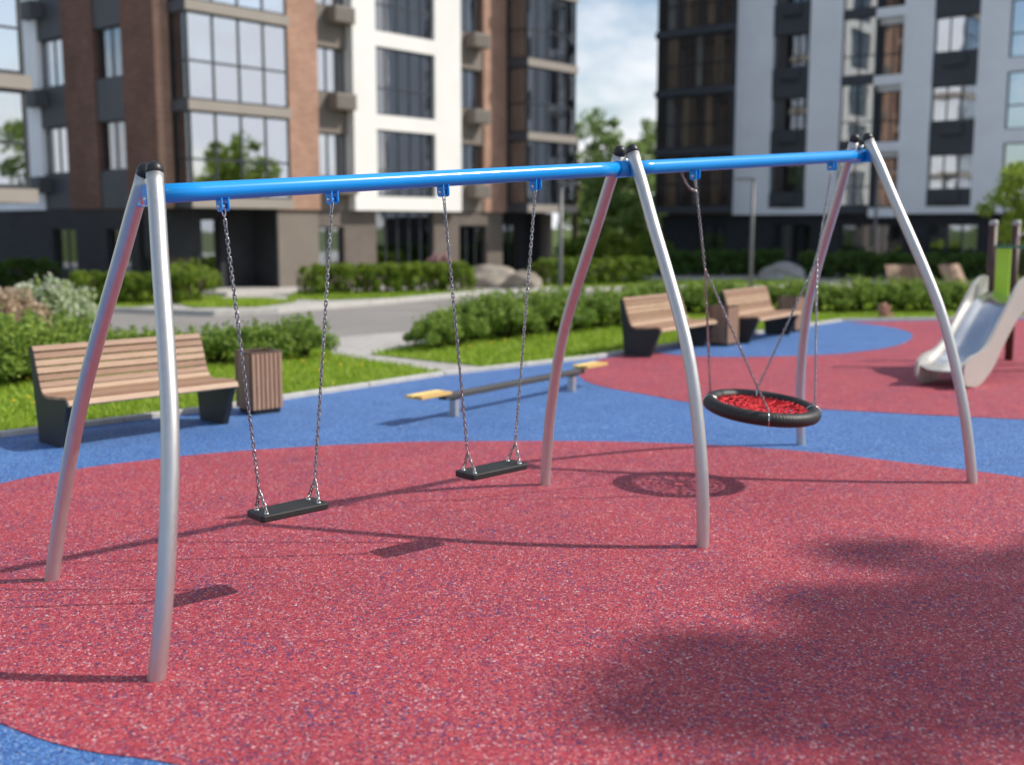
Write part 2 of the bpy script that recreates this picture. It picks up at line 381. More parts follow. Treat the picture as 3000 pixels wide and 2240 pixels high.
GLASSC = glass('clear_glass', 0.05, (0.93, 0.94, 0.95))
GLASSM = glass('coated_glass', 0.55, (0.60, 0.66, 0.70))

# ------------------------------------------------------------------ ground
def smooth_poly(ctrl, sub=10, closed=True):
    out = []; n = len(ctrl)
    for i in range(n if closed else n - 1):
        g = lambda j: ctrl[j % n] if closed else ctrl[max(0, min(n - 1, j))]
        p0, p1, p2, p3 = g(i - 1), g(i), g(i + 1), g(i + 2)
        for k in range(sub):
            t = k / sub
            out.append(0.5 * ((2 * p1) + (p2 - p0) * t + (2 * p0 - 5 * p1 + 4 * p2 - p3) * t * t + (3 * p1 - p0 - 3 * p2 + p3) * t ** 3))
    if not closed: out.append(ctrl[-1])
    return out
def sheet(name, pts, z, mat, parent=None):
    from mathutils.geometry import tessellate_polygon
    vs = [Vector((p[0], p[1], 0)) for p in pts]
    fs = []
    for a, b, c in tessellate_polygon([vs]):
        k = (vs[b] - vs[a]).cross(vs[c] - vs[a]).z
        if abs(k) > 1e-9: fs.append((a, b, c) if k > 0 else (a, c, b))
    me = bpy.data.meshes.new(name); me.from_pydata([(p.x, p.y, z) for p in vs], [], fs); me.update()
    me.materials.append(mat)
    o = bpy.data.objects.new(name, me); COL.objects.link(o)
    if parent: o.parent = parent
    return o
def V2(x, y): return Vector((x, y, 0))
def P(*q): return [G(x, y) for x, y in q]

g = MB().add([(-500, -500, -0.02), (500, -500, -0.02), (500, 700, -0.02), (-500, 700, -0.02)], [(0, 1, 2, 3)]).build('ground', FARG); tag(g, kind='structure')
tag(sheet('pavement', [V2(-40, 12), V2(-12, 9), V2(10, 19), V2(24, 22), V2(40, 26), V2(40, 44), V2(3, 47), V2(-40, 47)], -0.012, PAVE), kind='structure')
road = P((-500, 690), (0, 672), (190, 673), (462, 682), (600, 676), (800, 659), (1025, 638), (1200, 628)) + P((1330, 626), (1330, 640), (1150, 668), (901, 712), (714, 727), (400, 745), (0, 770), (-500, 800))
tag(sheet('road', road, -0.008, ASPH), kind='structure')
# the playground inside its kerb
K = P((0, 945), (500, 882), (610, 864), (961, 811), (1290, 774)) + P((1400, 756), (1820, 694))
k0 = K[0] + (K[0] - K[1]).normalized() * 9
kerb_line = [k0] + K + P((2090, 690), (2400, 687))
kr = kerb_line[-1]
blue = kerb_line + [V2(16, kr.y), V2(16, -6), V2(-14, -6), V2(-14, k0.y)]
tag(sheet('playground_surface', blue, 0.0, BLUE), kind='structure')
red1 = smooth_poly(P((0, 1045), (400, 985), (800, 958), (1100, 953), (1400, 956), (1700, 972), (2000, 1005), (2300, 1045)) +
                   [V2(5.6, 6.6), V2(6.0, 4.6), V2(4.6, 2.4), V2(2.2, 1.6)] + P((1000, 1800), (400, 1655), (180, 1620), (0, 1562)) + [V2(-3.1, 4.9), V2(-4.0, 6.4)], 14)
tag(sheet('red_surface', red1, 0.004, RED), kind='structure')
edge = P((1296, 776), (1262, 795), (1252, 812), (1290, 832), (1400, 853), (1520, 872), (1780, 884), (2000, 896), (2212, 906), (2400, 915))
upper = smooth_poly(P((1400, 760), (1480, 769), (1600, 772), (1780, 767), (1860, 760), (1930, 749), (1968, 733), (1966, 719), (1930, 708), (1880, 701), (1826, 696)), 8, False)
red2 = smooth_poly(edge, 8, False) + [V2(13, 10.5), V2(13, G(2300, 689).y - .02)] + [G(2088, 691), G(1826, 696)] + [G(1400, 758)]
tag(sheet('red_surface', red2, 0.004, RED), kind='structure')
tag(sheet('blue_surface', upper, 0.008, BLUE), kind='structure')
def strip(name, line, w, h, z0, mat):
    m = MB(); line = [Vector(p) for p in line]
    for a, b in zip(line, line[1:]):
        d = (b - a).normalized(); n = Vector((-d.y, d.x, 0)); ln = (b - a).length; k = max(1, int(ln / 1.0))
        for i in range(k):
            p, q = a + d * (ln * i / k + 0.004), a + d * (ln * (i + 1) / k - 0.004)
            M = Matrix.Translation(p) @ Matrix.Rotation(math.atan2(d.y, d.x), 4, 'Z')
            m.box(0, (q - p).length, 0.0, w, z0, z0 + h, M, 0.008)
    return tag(m.build(name, mat), kind='structure')
strip('kerb', kerb_line, 0.09, 0.15, -0.10, KERB)
strip('road_kerb', P((-500, 690), (0, 672), (190, 673), (462, 682), (600, 676), (800, 659), (1025, 638), (1200, 628)), 0.15, 0.16, -0.05, KERB)
# lawns
lawnA = [kerb_line[0] + Vector((0, .1, 0))] + [p + Vector((-.06, .06, 0)) for p in K[:4]] + P((950, 803), (900, 794), (800, 779), (720, 765), (690, 735), (500, 730), (250, 725), (0, 722), (-300, 740))
lawnB = P((796, 764), (930, 740), (1080, 690), (1250, 655), (1340, 641), (1500, 640), (1700, 645), (2000, 645), (2400, 655)) + [p + Vector((-.06, .08, 0)) for p in (G(2400, 687), G(2090, 690), K[6], K[5], K[4])] + P((1058, 792))
lawnC = P((380, 655), (420, 648), (560, 646), (640, 651), (560, 662), (420, 664)) 
lawnD = P((620, 645), (640, 632), (1040, 628), (1060, 632), (900, 641), (700, 648))
lawnE = P((1130, 622), (1150, 612), (1420, 606), (1700, 606), (1700, 614), (1400, 617))
lawnF = P((0, 660), (0, 640), (480, 640), (470, 655), (380, 652), (300, 662), (140, 668))
for nm, pl in (('lawn', lawnA), ('lawn', lawnB), ('lawn', lawnC), ('lawn', lawnD), ('lawn', lawnE), ('lawn', lawnF)):
    tag(sheet(nm, pl, -0.004, LAWN), kind='structure')

rng = np.random.default_rng(7)
def inside(pts, poly):
    x, y = pts[:, 0], pts[:, 1]; c = np.zeros(len(pts), bool); n = len(poly)
    for i in range(n):
        a, b = poly[i], poly[(i + 1) % n]
        if a[1] == b[1]: continue
        k = ((a[1] > y) != (b[1] > y)) & (x < (b[0] - a[0]) * (y - a[1]) / (b[1] - a[1]) + a[0]); c ^= k
    return c
def np_mesh(name, verts, faces, mat, parent=None):
    me = bpy.data.meshes.new(name)
    me.from_pydata(verts.tolist(), [], faces.tolist()); me.materials.append(mat); me.update()
    o = bpy.data.objects.new(name, me); COL.objects.link(o)
    if parent: o.parent = parent
    return o
def grass(poly, n, h, w, label):
    q = np.array([(p[0], p[1]) for p in poly]); lo, hi = q.min(0), q.max(0)
    # denser near the camera
    pts = rng.uniform(lo, hi, (n * 4, 2)); pts = pts[inside(pts, q)]
    vis = np.abs(pts[:, 0]) < 0.5 * pts[:, 1] + 1.5; pts = pts[vis][:n]; m = len(pts)
    a = rng.uniform(0, 2 * math.pi, m); hh = h * rng.uniform(0.5, 1.3, m); ww = w * rng.uniform(0.6, 1.3, m)
    lean = rng.normal(0, 0.45, (m, 2)) * hh[:, None]
    z0 = -0.008; b = np.c_[pts, np.full(m, z0)]
    d = np.c_[np.cos(a), np.sin(a), np.zeros(m)] * ww[:, None]
    t = b + np.c_[lean, hh]
    v = np.stack([b - d, b + d, t], 1).reshape(-1, 3); f = np.arange(3 * m).reshape(-1, 3)
    o = np_mesh('grass', v, f, GRASS); tag(o, label, 'grass', kind='stuff'); return o
grass(lawnA, 60000, 0.07, 0.010, 'short green grass of the lawn behind the front bench')
grass(lawnB, 60000, 0.075, 0.014, 'short green grass of the lawn behind the pair of benches')
grass(lawnC, 6000, 0.07, 0.03, 'strip of short grass beside the dark building entrance')
grass(lawnD, 7000, 0.07, 0.03, 'grass edging in front of the clipped hedge by the ground floor')
grass(lawnF, 7000, 0.07, 0.03, 'grass edging in front of the hedge under the dark brick side')
grass(lawnE, 6000, 0.07, 0.03, 'grass edging beside the boulders and the lamp post')

# ------------------------------------------------------------------ leaves
def leaf_quads(c, nrm, size, rg, flat=0.55):
    m = len(c)
    n = nrm * flat + rg.normal(0, 1, (m, 3)) * 0.55; n /= np.linalg.norm(n, axis=1)[:, None] + 1e-9
    r = rg.normal(0, 1, (m, 3)); a = np.cross(n, r); a /= np.linalg.norm(a, axis=1)[:, None] + 1e-9
    b = np.cross(n, a); s = size * rg.uniform(0.6, 1.35, m)
    a *= s[:, None]; b *= (s * 0.62)[:, None]
    v = np.stack([c - a, c + b * 0.9 - a * 0.1 + n * s[:, None] * 0.12, c + a, c - b * 0.9 - a * 0.1 + n * s[:, None] * 0.12], 1).reshape(-1, 3)
    return v, np.arange(4 * m).reshape(-1, 4)
def clump_points(centers, radii, per, rg, squash=1.0, shell=0.45):
    C, N = [], []
    for c, r in zip(centers, radii):
        d = rg.normal(0, 1, (per, 3)); d /= np.linalg.norm(d, axis=1)[:, None]
        rad = r * (shell + (1 - shell) * rg.random(per) ** 0.6)
        C.append(c + d * rad[:, None] * np.array([1, 1, squash])); N.append(d)
    return np.concatenate(C), np.concatenate(N)
def hedge(name, a, b, w, h, mat, n, size, label, cat='hedge', seed=1, parent_mat=None, group=None):
    """clipped hedge from a to b on the ground: leaves over a box, stems inside"""
    rg = np.random.default_rng(seed); a, b = Vector(a), Vector(b); ln = (b - a).length
    root = empty(name, (a + b) / 2, math.atan2(b.y - a.y, b.x - a.x), label=label, cat=cat, group=group)
    nb = max(2, int(ln / (0.45 * w)));
    cs, rs = [], []
    k = int(ln / 0.28) * 5
    px = rg.uniform(-ln / 2 + .12, ln / 2 - .12, k); py = rg.uniform(-w / 2 + .12, w / 2 - .12, k); pz = rg.uniform(0.15, h - .12, k)
    # push the clumps to the faces of the box
    s = rg.integers(0, 4, k); py = np.where(s == 0, -w / 2 + .13, np.where(s == 1, w / 2 - .13, py)); pz = np.where(s >= 2, h - .14, pz)
    cs = np.c_[px, py, pz]; rs = rg.uniform(0.12, 0.20, k)
    c, nn = clump_points(cs, rs, max(8, n // k), rg); c[:, 2] = np.maximum(c[:, 2], 0.03)
    v, f = leaf_quads(c, nn, size, rg); np_mesh('foliage', v, f, mat, root)
    st = MB()
    for i in range(int(ln / 0.35) + 2):
        x = -ln / 2 + .12 + (ln - .24) * i / (int(ln / 0.35) + 1)
        for yy in (-w * .2, w * .2):
            for q in range(4):
                st.tube([(x, yy, -.02), (x + rg.uniform(-.05, .05), yy, h * .4), (x + rg.uniform(-.2, .2), yy + rg.uniform(-.2, .2) * w, h * .8)], [.016, .012, .006], 5)
    st.build('stems', BARK, root)
    # the dense inner twigs and leaves
    m2 = int(ln * w * h * 260); ci = np.c_[rg.uniform(-ln / 2 + .1, ln / 2 - .1, m2), rg.uniform(-w / 2 + .1, w / 2 - .1, m2), rg.uniform(.03, h - .1, m2)]
    v, f = leaf_quads(ci, rg.normal(0, 1, (m2, 3)), size * 1.6, rg); np_mesh('inner_foliage', v, f, mat, root)
    return root
def shrub(name, loc, r, h, mat, n, size, seed, bloom=None, bloom_n=0, **k):
    rg = np.random.default_rng(seed); root = empty(name, loc, rg.uniform(0, 6.28), **k)
    m = 26; d = rg.normal(0, 1, (m, 3)); d /= np.linalg.norm(d, axis=1)[:, None]; d[:, 2] = np.abs(d[:, 2])
    q = rg.uniform(0.45, 0.92, m)[:, None]
    cs = d * q * np.array([r, r, h * 0.62]) + np.array([0, 0, h * 0.34]); rs = rg.uniform(0.16, 0.30, m) * r * 1.15
    c, nn = clump_points(cs, rs, n // m, rg, 1.0, 0.25); c[:, 2] = np.maximum(c[:, 2], 0.02)
    # upright shoots sticking out of the outline
    sh = 24; sx = rg.normal(0, .5, (sh, 2)) * r; base = np.c_[sx, h * (0.95 - 0.35 * (sx ** 2).sum(1) / r ** 2)]
    sc_ = (base[:, None, :] + np.array([0, 0, 1]) * rg.uniform(-.12, .14, (sh, 14, 1)) + rg.normal(0, .012, (sh, 14, 3))).reshape(-1, 3)
    c = np.concatenate([c, sc_]); nn = np.concatenate([nn, rg.normal(0, 1, sc_.shape)])
    c[:, 2] = np.maximum(c[:, 2], 0.02)
    v, f = leaf_quads(c, nn, size, rg); np_mesh('foliage', v, f, mat, root)
    st = MB()
    for i in range(14):
        t = cs[i]; st.tube([(t[0] * .15, t[1] * .15, -.02), (t[0] * .5, t[1] * .5, t[2] * .6), tuple(t)], [.016, .011, .005], 5)
    st.build('stems', BARK, root)
    if bloom is not None:
        kk = rg.integers(0, len(c), bloom_n); cb = c[kk] * 1.03 + nn[kk] * 0.03
        v, f = leaf_quads(cb, nn[kk], size * 1.15, rg); np_mesh('blossom', v, f, bloom, root)
    return root
def tree(name, loc, H, R, trunk_h, mat, nclump, per, size, seed, squash=1.0, **k):
    rg = np.random.default_rng(seed); root = empty(name, loc, 0, **k)
    cz = (H + trunk_h) / 2; rz = (H - trunk_h) / 2
    d = rg.normal(0, 1, (nclump, 3)); d /= np.linalg.norm(d, axis=1)[:, None]
    q = rg.uniform(0.35, 1.0, nclump)[:, None] ** 0.7
    cs = d * q * np.array([R, R, rz]) * 0.86 + np.array([0, 0, cz]) + rg.normal(0, .06 * R, (nclump, 3))
    rs = rg.uniform(0.16, 0.32, nclump) * R
    c, nn = clump_points(cs, rs, per, rg, 0.8, 0.2)
    v, f = leaf_quads(c, nn, size, rg, 0.35); np_mesh('crown', v, f, mat, root)
    st = MB(); tr = 0.022 * H + 0.02
    pts = [(rg.normal(0, .03) * i, rg.normal(0, .03) * i, -.05 + (cz + rz * .4) * i / 5) for i in range(6)]
    st.tube(pts, [tr * (1 - .15 * i) for i in range(6)], 10)
    for i in range(min(16, nclump)):
        t = cs[i]; s = Vector(pts[min(4, 2 + i % 3)])
        mid = s.lerp(Vector(t), .5) + Vector((0, 0, -.08 * R))
        st.tube([s, mid, t], [tr * .45, tr * .28, tr * .1], 6)
    st.build('trunk', BARK, root)
    return root

# ------------------------------------------------------------------ the swing frame
BA, BB = Vector((-1.651, 5.214, 2.04)), Vector((2.733, 8.956, 2.439))        # beam axis
BD = BB - BA
bh = Vector((BD.x, BD.y, 0)).normalized(); bp = Vector((bh.y, -bh.x, 0))      # along the beam; across, towards the camera
BU = BD.normalized()
root = empty('swing_set', (0.72, 7.25, 0), 0, label='large swing frame of six curved steel legs carrying one bright blue top beam', cat='swing frame')
root_inv = Matrix.Translation(-Vector(root.location))
def reloc(o): o.data.transform(root_inv); return o
def on_beam(s): return BA + BD * s
prof = [(0, 1), (.1, .985), (.2, .955), (.3, .905), (.4, .84), (.5, .75), (.6, .625), (.7, .485), (.8, .34), (.9, .205), (1, .072)]
def w_at(s):
    pts = [Vector((a, b, 0)) for a, b in prof]
    for i in range(len(prof) - 1):
        if prof[i][0] <= s <= prof[i + 1][0] + 1e-9:
            g = lambda j: pts[max(0, min(len(pts) - 1, j))]
            t = (s - prof[i][0]) / (prof[i + 1][0] - prof[i][0]); p0, p1, p2, p3 = g(i - 1), g(i), g(i + 1), g(i + 2)
            return (0.5 * ((2 * p1) + (p2 - p0) * t + (2 * p0 - 5 * p1 + 4 * p2 - p3) * t * t + (3 * p1 - p0 - 3 * p2 + p3) * t ** 3)).y
LEGR = 0.0385
feet = [((338, 1467), (112, 1253), Vector((-1.646, 5.214, 2.164))), ((1518, 1181), (1178, 1047), Vector((0.722, 7.26, 2.385))), ((2100, 1042), (1730, 960), Vector((2.719, 8.956, 2.592)))]
for fi, (a, b, apex) in enumerate(feet):
    A_, B_ = G(*a), G(*b); mid = (A_ + B_) / 2; half = (A_ - B_) / 2; up = apex - mid
    for sgn in (1, -1):
        S = [0.985 * i / 40 for i in range(41)]
        pts = [mid + up * s + half * sgn * w_at(s) for s in S]
        pts[0] = pts[0] - up.normalized() * 0.0; pts = [pts[0] - (pts[1] - pts[0]).normalized() * 0.1] + pts
        lg = reloc(MB().tube(pts, LEGR, 28).build('leg', STEEL, root))
        d = (pts[-1] - pts[-2]).normalized(); q = d.to_track_quat('Z', 'Y').to_matrix().to_4x4()
        M = Matrix.Translation(pts[-1]) @ q; r = LEGR + 0.001
        cap_p = [(r * .9, -.004), (r, -.002), (r, .018)] + [(r * math.cos(t), .018 + r * math.sin(t)) for t in [i * math.pi / 2 / 8 for i in range(1, 9)]]
        reloc(MB().lathe(cap_p, 24, M).build('end_cap', BLACKP, lg))
    # blue gusset plate between the two legs
    e = half.normalized(); nrm = e.cross(up.normalized()).normalized(); u_ = up
    s0 = (on_beam((0.0, 0.541, 1.0)[fi]).z - 0.055) / u_.z; s1 = 0.955 - .035 * (fi == 0); hw = half.length
    poly = [(s0, w_at(s0) * hw - .02), (s0 + .04, w_at(s0 + .04) * hw - .02), (s1, max(.018, w_at(s1) * hw - .03))]
    pl = MB(); vs = []
    for off in (-.007, .007):
        for s, w in poly: vs.append(mid + u_ * s + e * w + nrm * off)
        for s, w in reversed(poly): vs.append(mid + u_ * s - e * w + nrm * off)
    n6 = len(poly) * 2
    pl.add(vs, [tuple(range(n6)), tuple(range(2 * n6 - 1, n6 - 1, -1))] + [(i, (i + 1) % n6, (i + 1) % n6 + n6, i + n6) for i in range(n6)])
    gp = reloc(pl.build('gusset_plate', BLUEP, root))
    bt = MB()
    for s, w in ((s1 + .012, 0.0),):
        c = mid + u_ * s
        bt.lathe([(0.0, -.016), (.012, -.014), (.014, 0), (.012, .014), (0, .016)], 12, Matrix.Translation(c) @ nrm.to_track_quat('Z', 'Y').to_matrix().to_4x4())
    reloc(bt.build('bolt', ZINC, gp))
BR = 0.0445
reloc(MB().tube([on_beam(-0.004 + 0.545 * i / 12) for i in range(13)], BR, 36).build('top_beam', BLUEP, root))
reloc(MB().tube([on_beam(0.5412 + 0.4628 * i / 12) for i in range(13)], BR, 36).build('top_beam', BLUEP, root))
cl = MB()
reloc(MB().tube([on_beam(0.526), on_beam(0.556)], BR + .004, 36).build('beam_sleeve', BLUEP, root))
hang = [0.061, 0.166, 0.2893, 0.4077, 0.6555, 0.930]
PIN = {}
side = bp - BU * bp.dot(BU)
side.normalize(); dn = BU.cross(side).normalized()
if dn.z > 0: dn = -dn
for s in hang:
    c = on_beam(s); m = MB()
    M = Matrix((( *BU, ), ( *side, ), ( *dn, ))).transposed().to_4x4(); M.translation = c
    # rounded plates across the beam
    for x in (-.021, .015):
        outl = [(-.030, .012), (.030, .012), (.030, .075)]
        outl += [(.030 - .020 * (1 - math.cos(t)), .080 + .020 * math.sin(t)) for t in [i * math.pi / 2 / 5 for i in range(6)]]
        outl += [(-.030 + .020 * (1 - math.sin(t)), .080 + .020 * math.cos(t)) for t in [i * math.pi / 2 / 5 for i in range(6)]]
        outl += [(-.030, .075)]
        vs = [M @ Vector((x, a, b)) for a, b in outl] + [M @ Vector((x + .006, a, b)) for a, b in outl]; n = len(outl)
        m.add(vs, [tuple(range(n)), tuple(range(2 * n - 1, n - 1, -1))] + [(i, (i + 1) % n, (i + 1) % n + n, i + n) for i in range(n)])
    hb = reloc(m.build('hanger_bracket', BLUEP, root))
    pc = M @ Vector((0, 0, .074)); PIN[s] = pc
    bz = MB().tube([pc - BU * .0145, pc + BU * .0145], .0125, 16); reloc(bz.build('bushing', ZINC, hb))
    for sg in (-1, 1):
        bo = MB(); p0 = pc + BU * sg * .0215
        bo.lathe([(.0095, 0), (.0095, .004), (.006, .007), (0, .0078)], 12, Matrix.Translation(p0) @ (BU * sg).to_track_quat('Z', 'Y').to_matrix().to_4x4())
        reloc(bo.build('bolt', ZINC, hb))

# ------------------------------------------------------------------ chains
def link_mesh(m, c, d, side_, ln, wd, wr, n=14):
    d = d.normalized(); side_ = (side_ - d * side_.dot(d)).normalized(); pts = []
    st = ln / 2 - wd / 2
    for i in range(n):
        t = 2 * math.pi * i / n; x = math.cos(t) * wd / 2; y = math.sin(t) * wd / 2
        y += st if math.sin(t) >= 0 else -st
        pts.append(c + side_ * x + d * y)
    m.tube(pts, wr, 6, closed=True)
def chain(p0, p1, sag=0.0, pitch=0.0225, wr=0.0032, seed=0, twist=0.0):
    p0, p1 = Vector(p0), Vector(p1); m = MB(); ln = (p1 - p0).length; n = max(2, round(ln / pitch)); rg = random.Random(seed)
    d = (p1 - p0).normalized(); a = d.cross(Vector((0.3, 1, 0.1))).normalized(); b = d.cross(a)
    pt = lambda t: p0.lerp(p1, t) + Vector((0, 0, -sag * 4 * t * (1 - t)))
    for i in range(n):
        t = (i + .5) / n; dd = pt(t + .5 / n) - pt(t - .5 / n)
        q = twist * i + rg.uniform(-.35, .35) + (math.pi / 2 if i % 2 else 0) + 0.6
        link_mesh(m, pt(t), dd, a * math.cos(q) + b * math.sin(q), pitch + 2 * wr + .0045, 0.0142, wr)
    return m
def shackle(m, pin, down, L_, w=.011):
    b = pin + down * L_; c = BU
    pts = [pin + c * .010 - down * .0, pin + c * .010 + down * (L_ * .4), b + c * .007, b - c * .007, pin - c * .010 + down * (L_ * .4), pin - c * .010]
    m.tube(pts, .0035, 8, closed=False)
    return b
def local(o, loc): o.data.transform(Matrix.Translation(-Vector(loc))); return o
def build_swing(s0, s1, seat_c, slen, label, seed):
    sdep, sth = 0.175, 0.036
    loc = Vector((seat_c.x, seat_c.y, seat_c.z)); rt = empty('swing', loc, 0, label=label, cat='swing', group='flat rubber swings hanging from the blue beam')
    M = Matrix((( *bh, ), ( *bp, ), (0, 0, 1))).transposed().to_4x4(); M.translation = seat_c
    M = M @ Matrix.Rotation(math.radians(-1.5), 4, 'Y')
    m = MB(); nb = 6; rc = .022
    outl = []
    for cx_, cy_, a0 in ((slen / 2 - rc, sdep / 2 - rc, 0), (-slen / 2 + rc, sdep / 2 - rc, 90), (-slen / 2 + rc, -sdep / 2 + rc, 180), (slen / 2 - rc, -sdep / 2 + rc, 270)):
        for i in range(nb): t = math.radians(a0 + 90 * i / (nb - 1)); outl.append((cx_, cy_, math.cos(t), math.sin(t)))
    rings = [(rc - .006, -sth / 2), (rc - .001, -sth / 2 + .004), (rc, -sth / 2 + .008), (rc, sth / 2 - .006), (rc - .002, sth / 2 - .002), (rc - .006, sth / 2)]
    vs = [M @ Vector((x + cx2 * r, y + cy2 * r, z)) for r, z in rings for x, y, cx2, cy2 in outl]; n = len(outl)
    fs = [(i * n + k, i * n + (k + 1) % n, (i + 1) * n + (k + 1) % n, (i + 1) * n + k) for i in range(len(rings) - 1) for k in range(n)]
    fs += [tuple(range(n - 1, -1, -1)), tuple((len(rings) - 1) * n + k for k in range(n))]
    m.add(vs, fs); st = local(m.build('seat', RUBS, rt), loc)
    for sg, s in ((-1, s0), (1, s1)):
        pin = PIN[s]; eye0 = M @ Vector((sg * (slen / 2 - .045), .052, sth / 2)); eye1 = M @ Vector((sg * (slen / 2 - .045), -.052, sth / 2))
        top = (eye0 + eye1) / 2; dirc = (pin - top).normalized(); join = top + dirc * .115
        c = MB(); b = shackle(c, pin, -dirc, .045)
        local(c.build('shackle', ZINC, rt), loc)
        c = chain(b, join, seed=seed + sg, twist=.035); c2 = chain(join, eye0 + Vector((0, 0, .006)), seed=seed + 5); c3 = chain(join, eye1 + Vector((0, 0, .006)), seed=seed + 6)
        c.add(c2.v, c2.f, True); c.add(c3.v, c3.f, True)
        local(c.build('chain', CHAIN, rt), loc)
        for q in (eye0, eye1):
            e = MB(); e.lathe([(.012, -.001), (.012, .003), (.008, .006), (0, .007)], 12, Matrix.Translation(q)); e.tube([q + bh * .007 + Vector((0, 0, -.004)), q + bh * .007 + Vector((0, 0, .012)), q + Vector((0, 0, .019)), q - bh * .007 + Vector((0, 0, .012)), q - bh * .007 + Vector((0, 0, -.004))], .003, 6)
            local(e.build('seat_eyelet', ZINC, st), loc)
    return rt
build_swing(hang[0], hang[1], Vector((-1.150, 5.642, 0.455)), 0.39, 'flat black rubber swing seat on chains, the one nearest to the camera', 3)
build_swing(hang[2], hang[3], Vector((-0.119, 6.52, 0.472)), 0.43, 'flat black rubber swing seat on chains beside the middle pair of legs', 40)

# ------------------------------------------------------------------ the nest swing
NC = Vector((1.839, 8.193, 0.572))
rt = empty('nest_swing', NC, 0, label='round nest swing with thick black rope rim and red rope net', cat='nest swing')
tilt = Matrix.Translation(NC) @ Matrix.Rotation(math.radians(-1.2), 4, bp) @ Matrix.Rotation(math.radians(6.5), 4, bh)
RM, rm = 0.378, 0.050
m = MB(); N1, N2 = 420, 14; vs = []
for i in range(N1):
    a = 2 * math.pi * i / N1
    for k in range(N2):
        b = 2 * math.pi * k / N2
        rr = rm * (1 + 0.05 * abs(math.sin(i * math.pi * 105 / N1 + 0.6 * b)) - 0.02)
        vs.append(tilt @ Vector(((RM + rr * math.cos(b)) * math.cos(a), (RM + rr * math.cos(b)) * math.sin(a), rr * math.sin(b))))
m.add(vs, [(i * N2 + k, i * N2 + (k + 1) % N2, ((i + 1) % N1) * N2 + (k + 1) % N2, ((i + 1) % N1) * N2 + k) for i in range(N1) for k in range(N2)], True)
local(m.build('rim', ROPEB, rt), NC)
m = MB(); RI = RM - rm + .006; nr = 14; rrg = random.Random(5)
def netp(r, a): return tilt @ Vector((r * math.cos(a), r * math.sin(a), 0.016 - 0.022 * (1 - (r / RI) ** 2)))
for i in range(nr):
    a = 2 * math.pi * i / nr + .1
    m.tube([netp(.05 + (RI + .01 - .05) * t / 8, a + .03 * math.sin(t)) for t in range(9)], 0.0072, 6)
radii = [0.05, 0.095, 0.145, 0.195, 0.245, 0.295]
for ri, r in enumerate(radii):
    pts = []
    for i in range(nr * 6):
        a = 2 * math.pi * i / (nr * 6) + .1; ph = (i % 6) / 6
        off = 0.018 * math.sin(math.pi * ph) * (1 if ri else .3)
        pts.append(netp(r - off, a))
    m.tube(pts, 0.0072, 6, closed=True)
    for i in range(nr):
        a = 2 * math.pi * i / nr + .1; c = netp(r, a)
        m.lathe([(0, -.012), (.010, -.008), (.013, 0), (.010, .008), (0, .012)], 8, Matrix.Translation(c))
for i in range(nr):       # lashings between the spokes and the rim
    a = 2 * math.pi * (i + .5) / nr + .1
    m.tube([netp(radii[-1] - .018, a), netp(RI + .01, a - .10)], .007, 6); m.tube([netp(radii[-1] - .018, a), netp(RI + .01, a + .10)], .007, 6)
local(m.build('net', ROPER, rt), NC)
for s, jo, ends, sd in ((hang[4], Vector((1.323, 7.752, 1.60)), ((-1, 1), (-1, -1)), 60), (hang[5], Vector((2.317, 8.601, 1.645)), ((1, 1), (1, -1)), 80)):
    pin = PIN[s]; c = MB(); dr = (jo - pin).normalized(); b = shackle(c, pin, dr, .07)
    local(c.build('shackle', ZINC, rt), NC)
    c = chain(b, jo, seed=sd, twist=.05)
    for k, (ea, eb) in enumerate(ends):
        a = math.atan2((bh * ea + bp * eb * .97).y, (bh * ea + bp * eb * .97).x)
        q = tilt @ Vector((math.cos(a) * (RM + .004), math.sin(a) * (RM + .004), rm))
        c2 = chain(jo, q, seed=sd + k + 1, twist=.04); c.add(c2.v, c2.f, True)
        dq = tilt.to_3x3() @ Vector((math.cos(a), math.sin(a), 0)); e = MB()
        loop = [NC + (tilt @ Vector((math.cos(a) * RM, math.sin(a) * RM, 0)) - NC) + dq * (rm + .004) * math.cos(t) + Vector((0, 0, 1)) * (rm + .004) * math.sin(t) for t in [2 * math.pi * i / 20 for i in range(20)]]
        local(e.tube(loop, .0042, 6, closed=True).build('rim_loop', ZINC, rt), NC)
    local(c.build('chain', CHAIN, rt), NC)
    if s == hang[4]:
        p = on_beam(0.632) + dn * BR; q = pin + dr * .10
        c3 = chain(p, q, sag=.035, seed=99)
        local(c3.build('safety_chain', CHAIN, rt), NC)

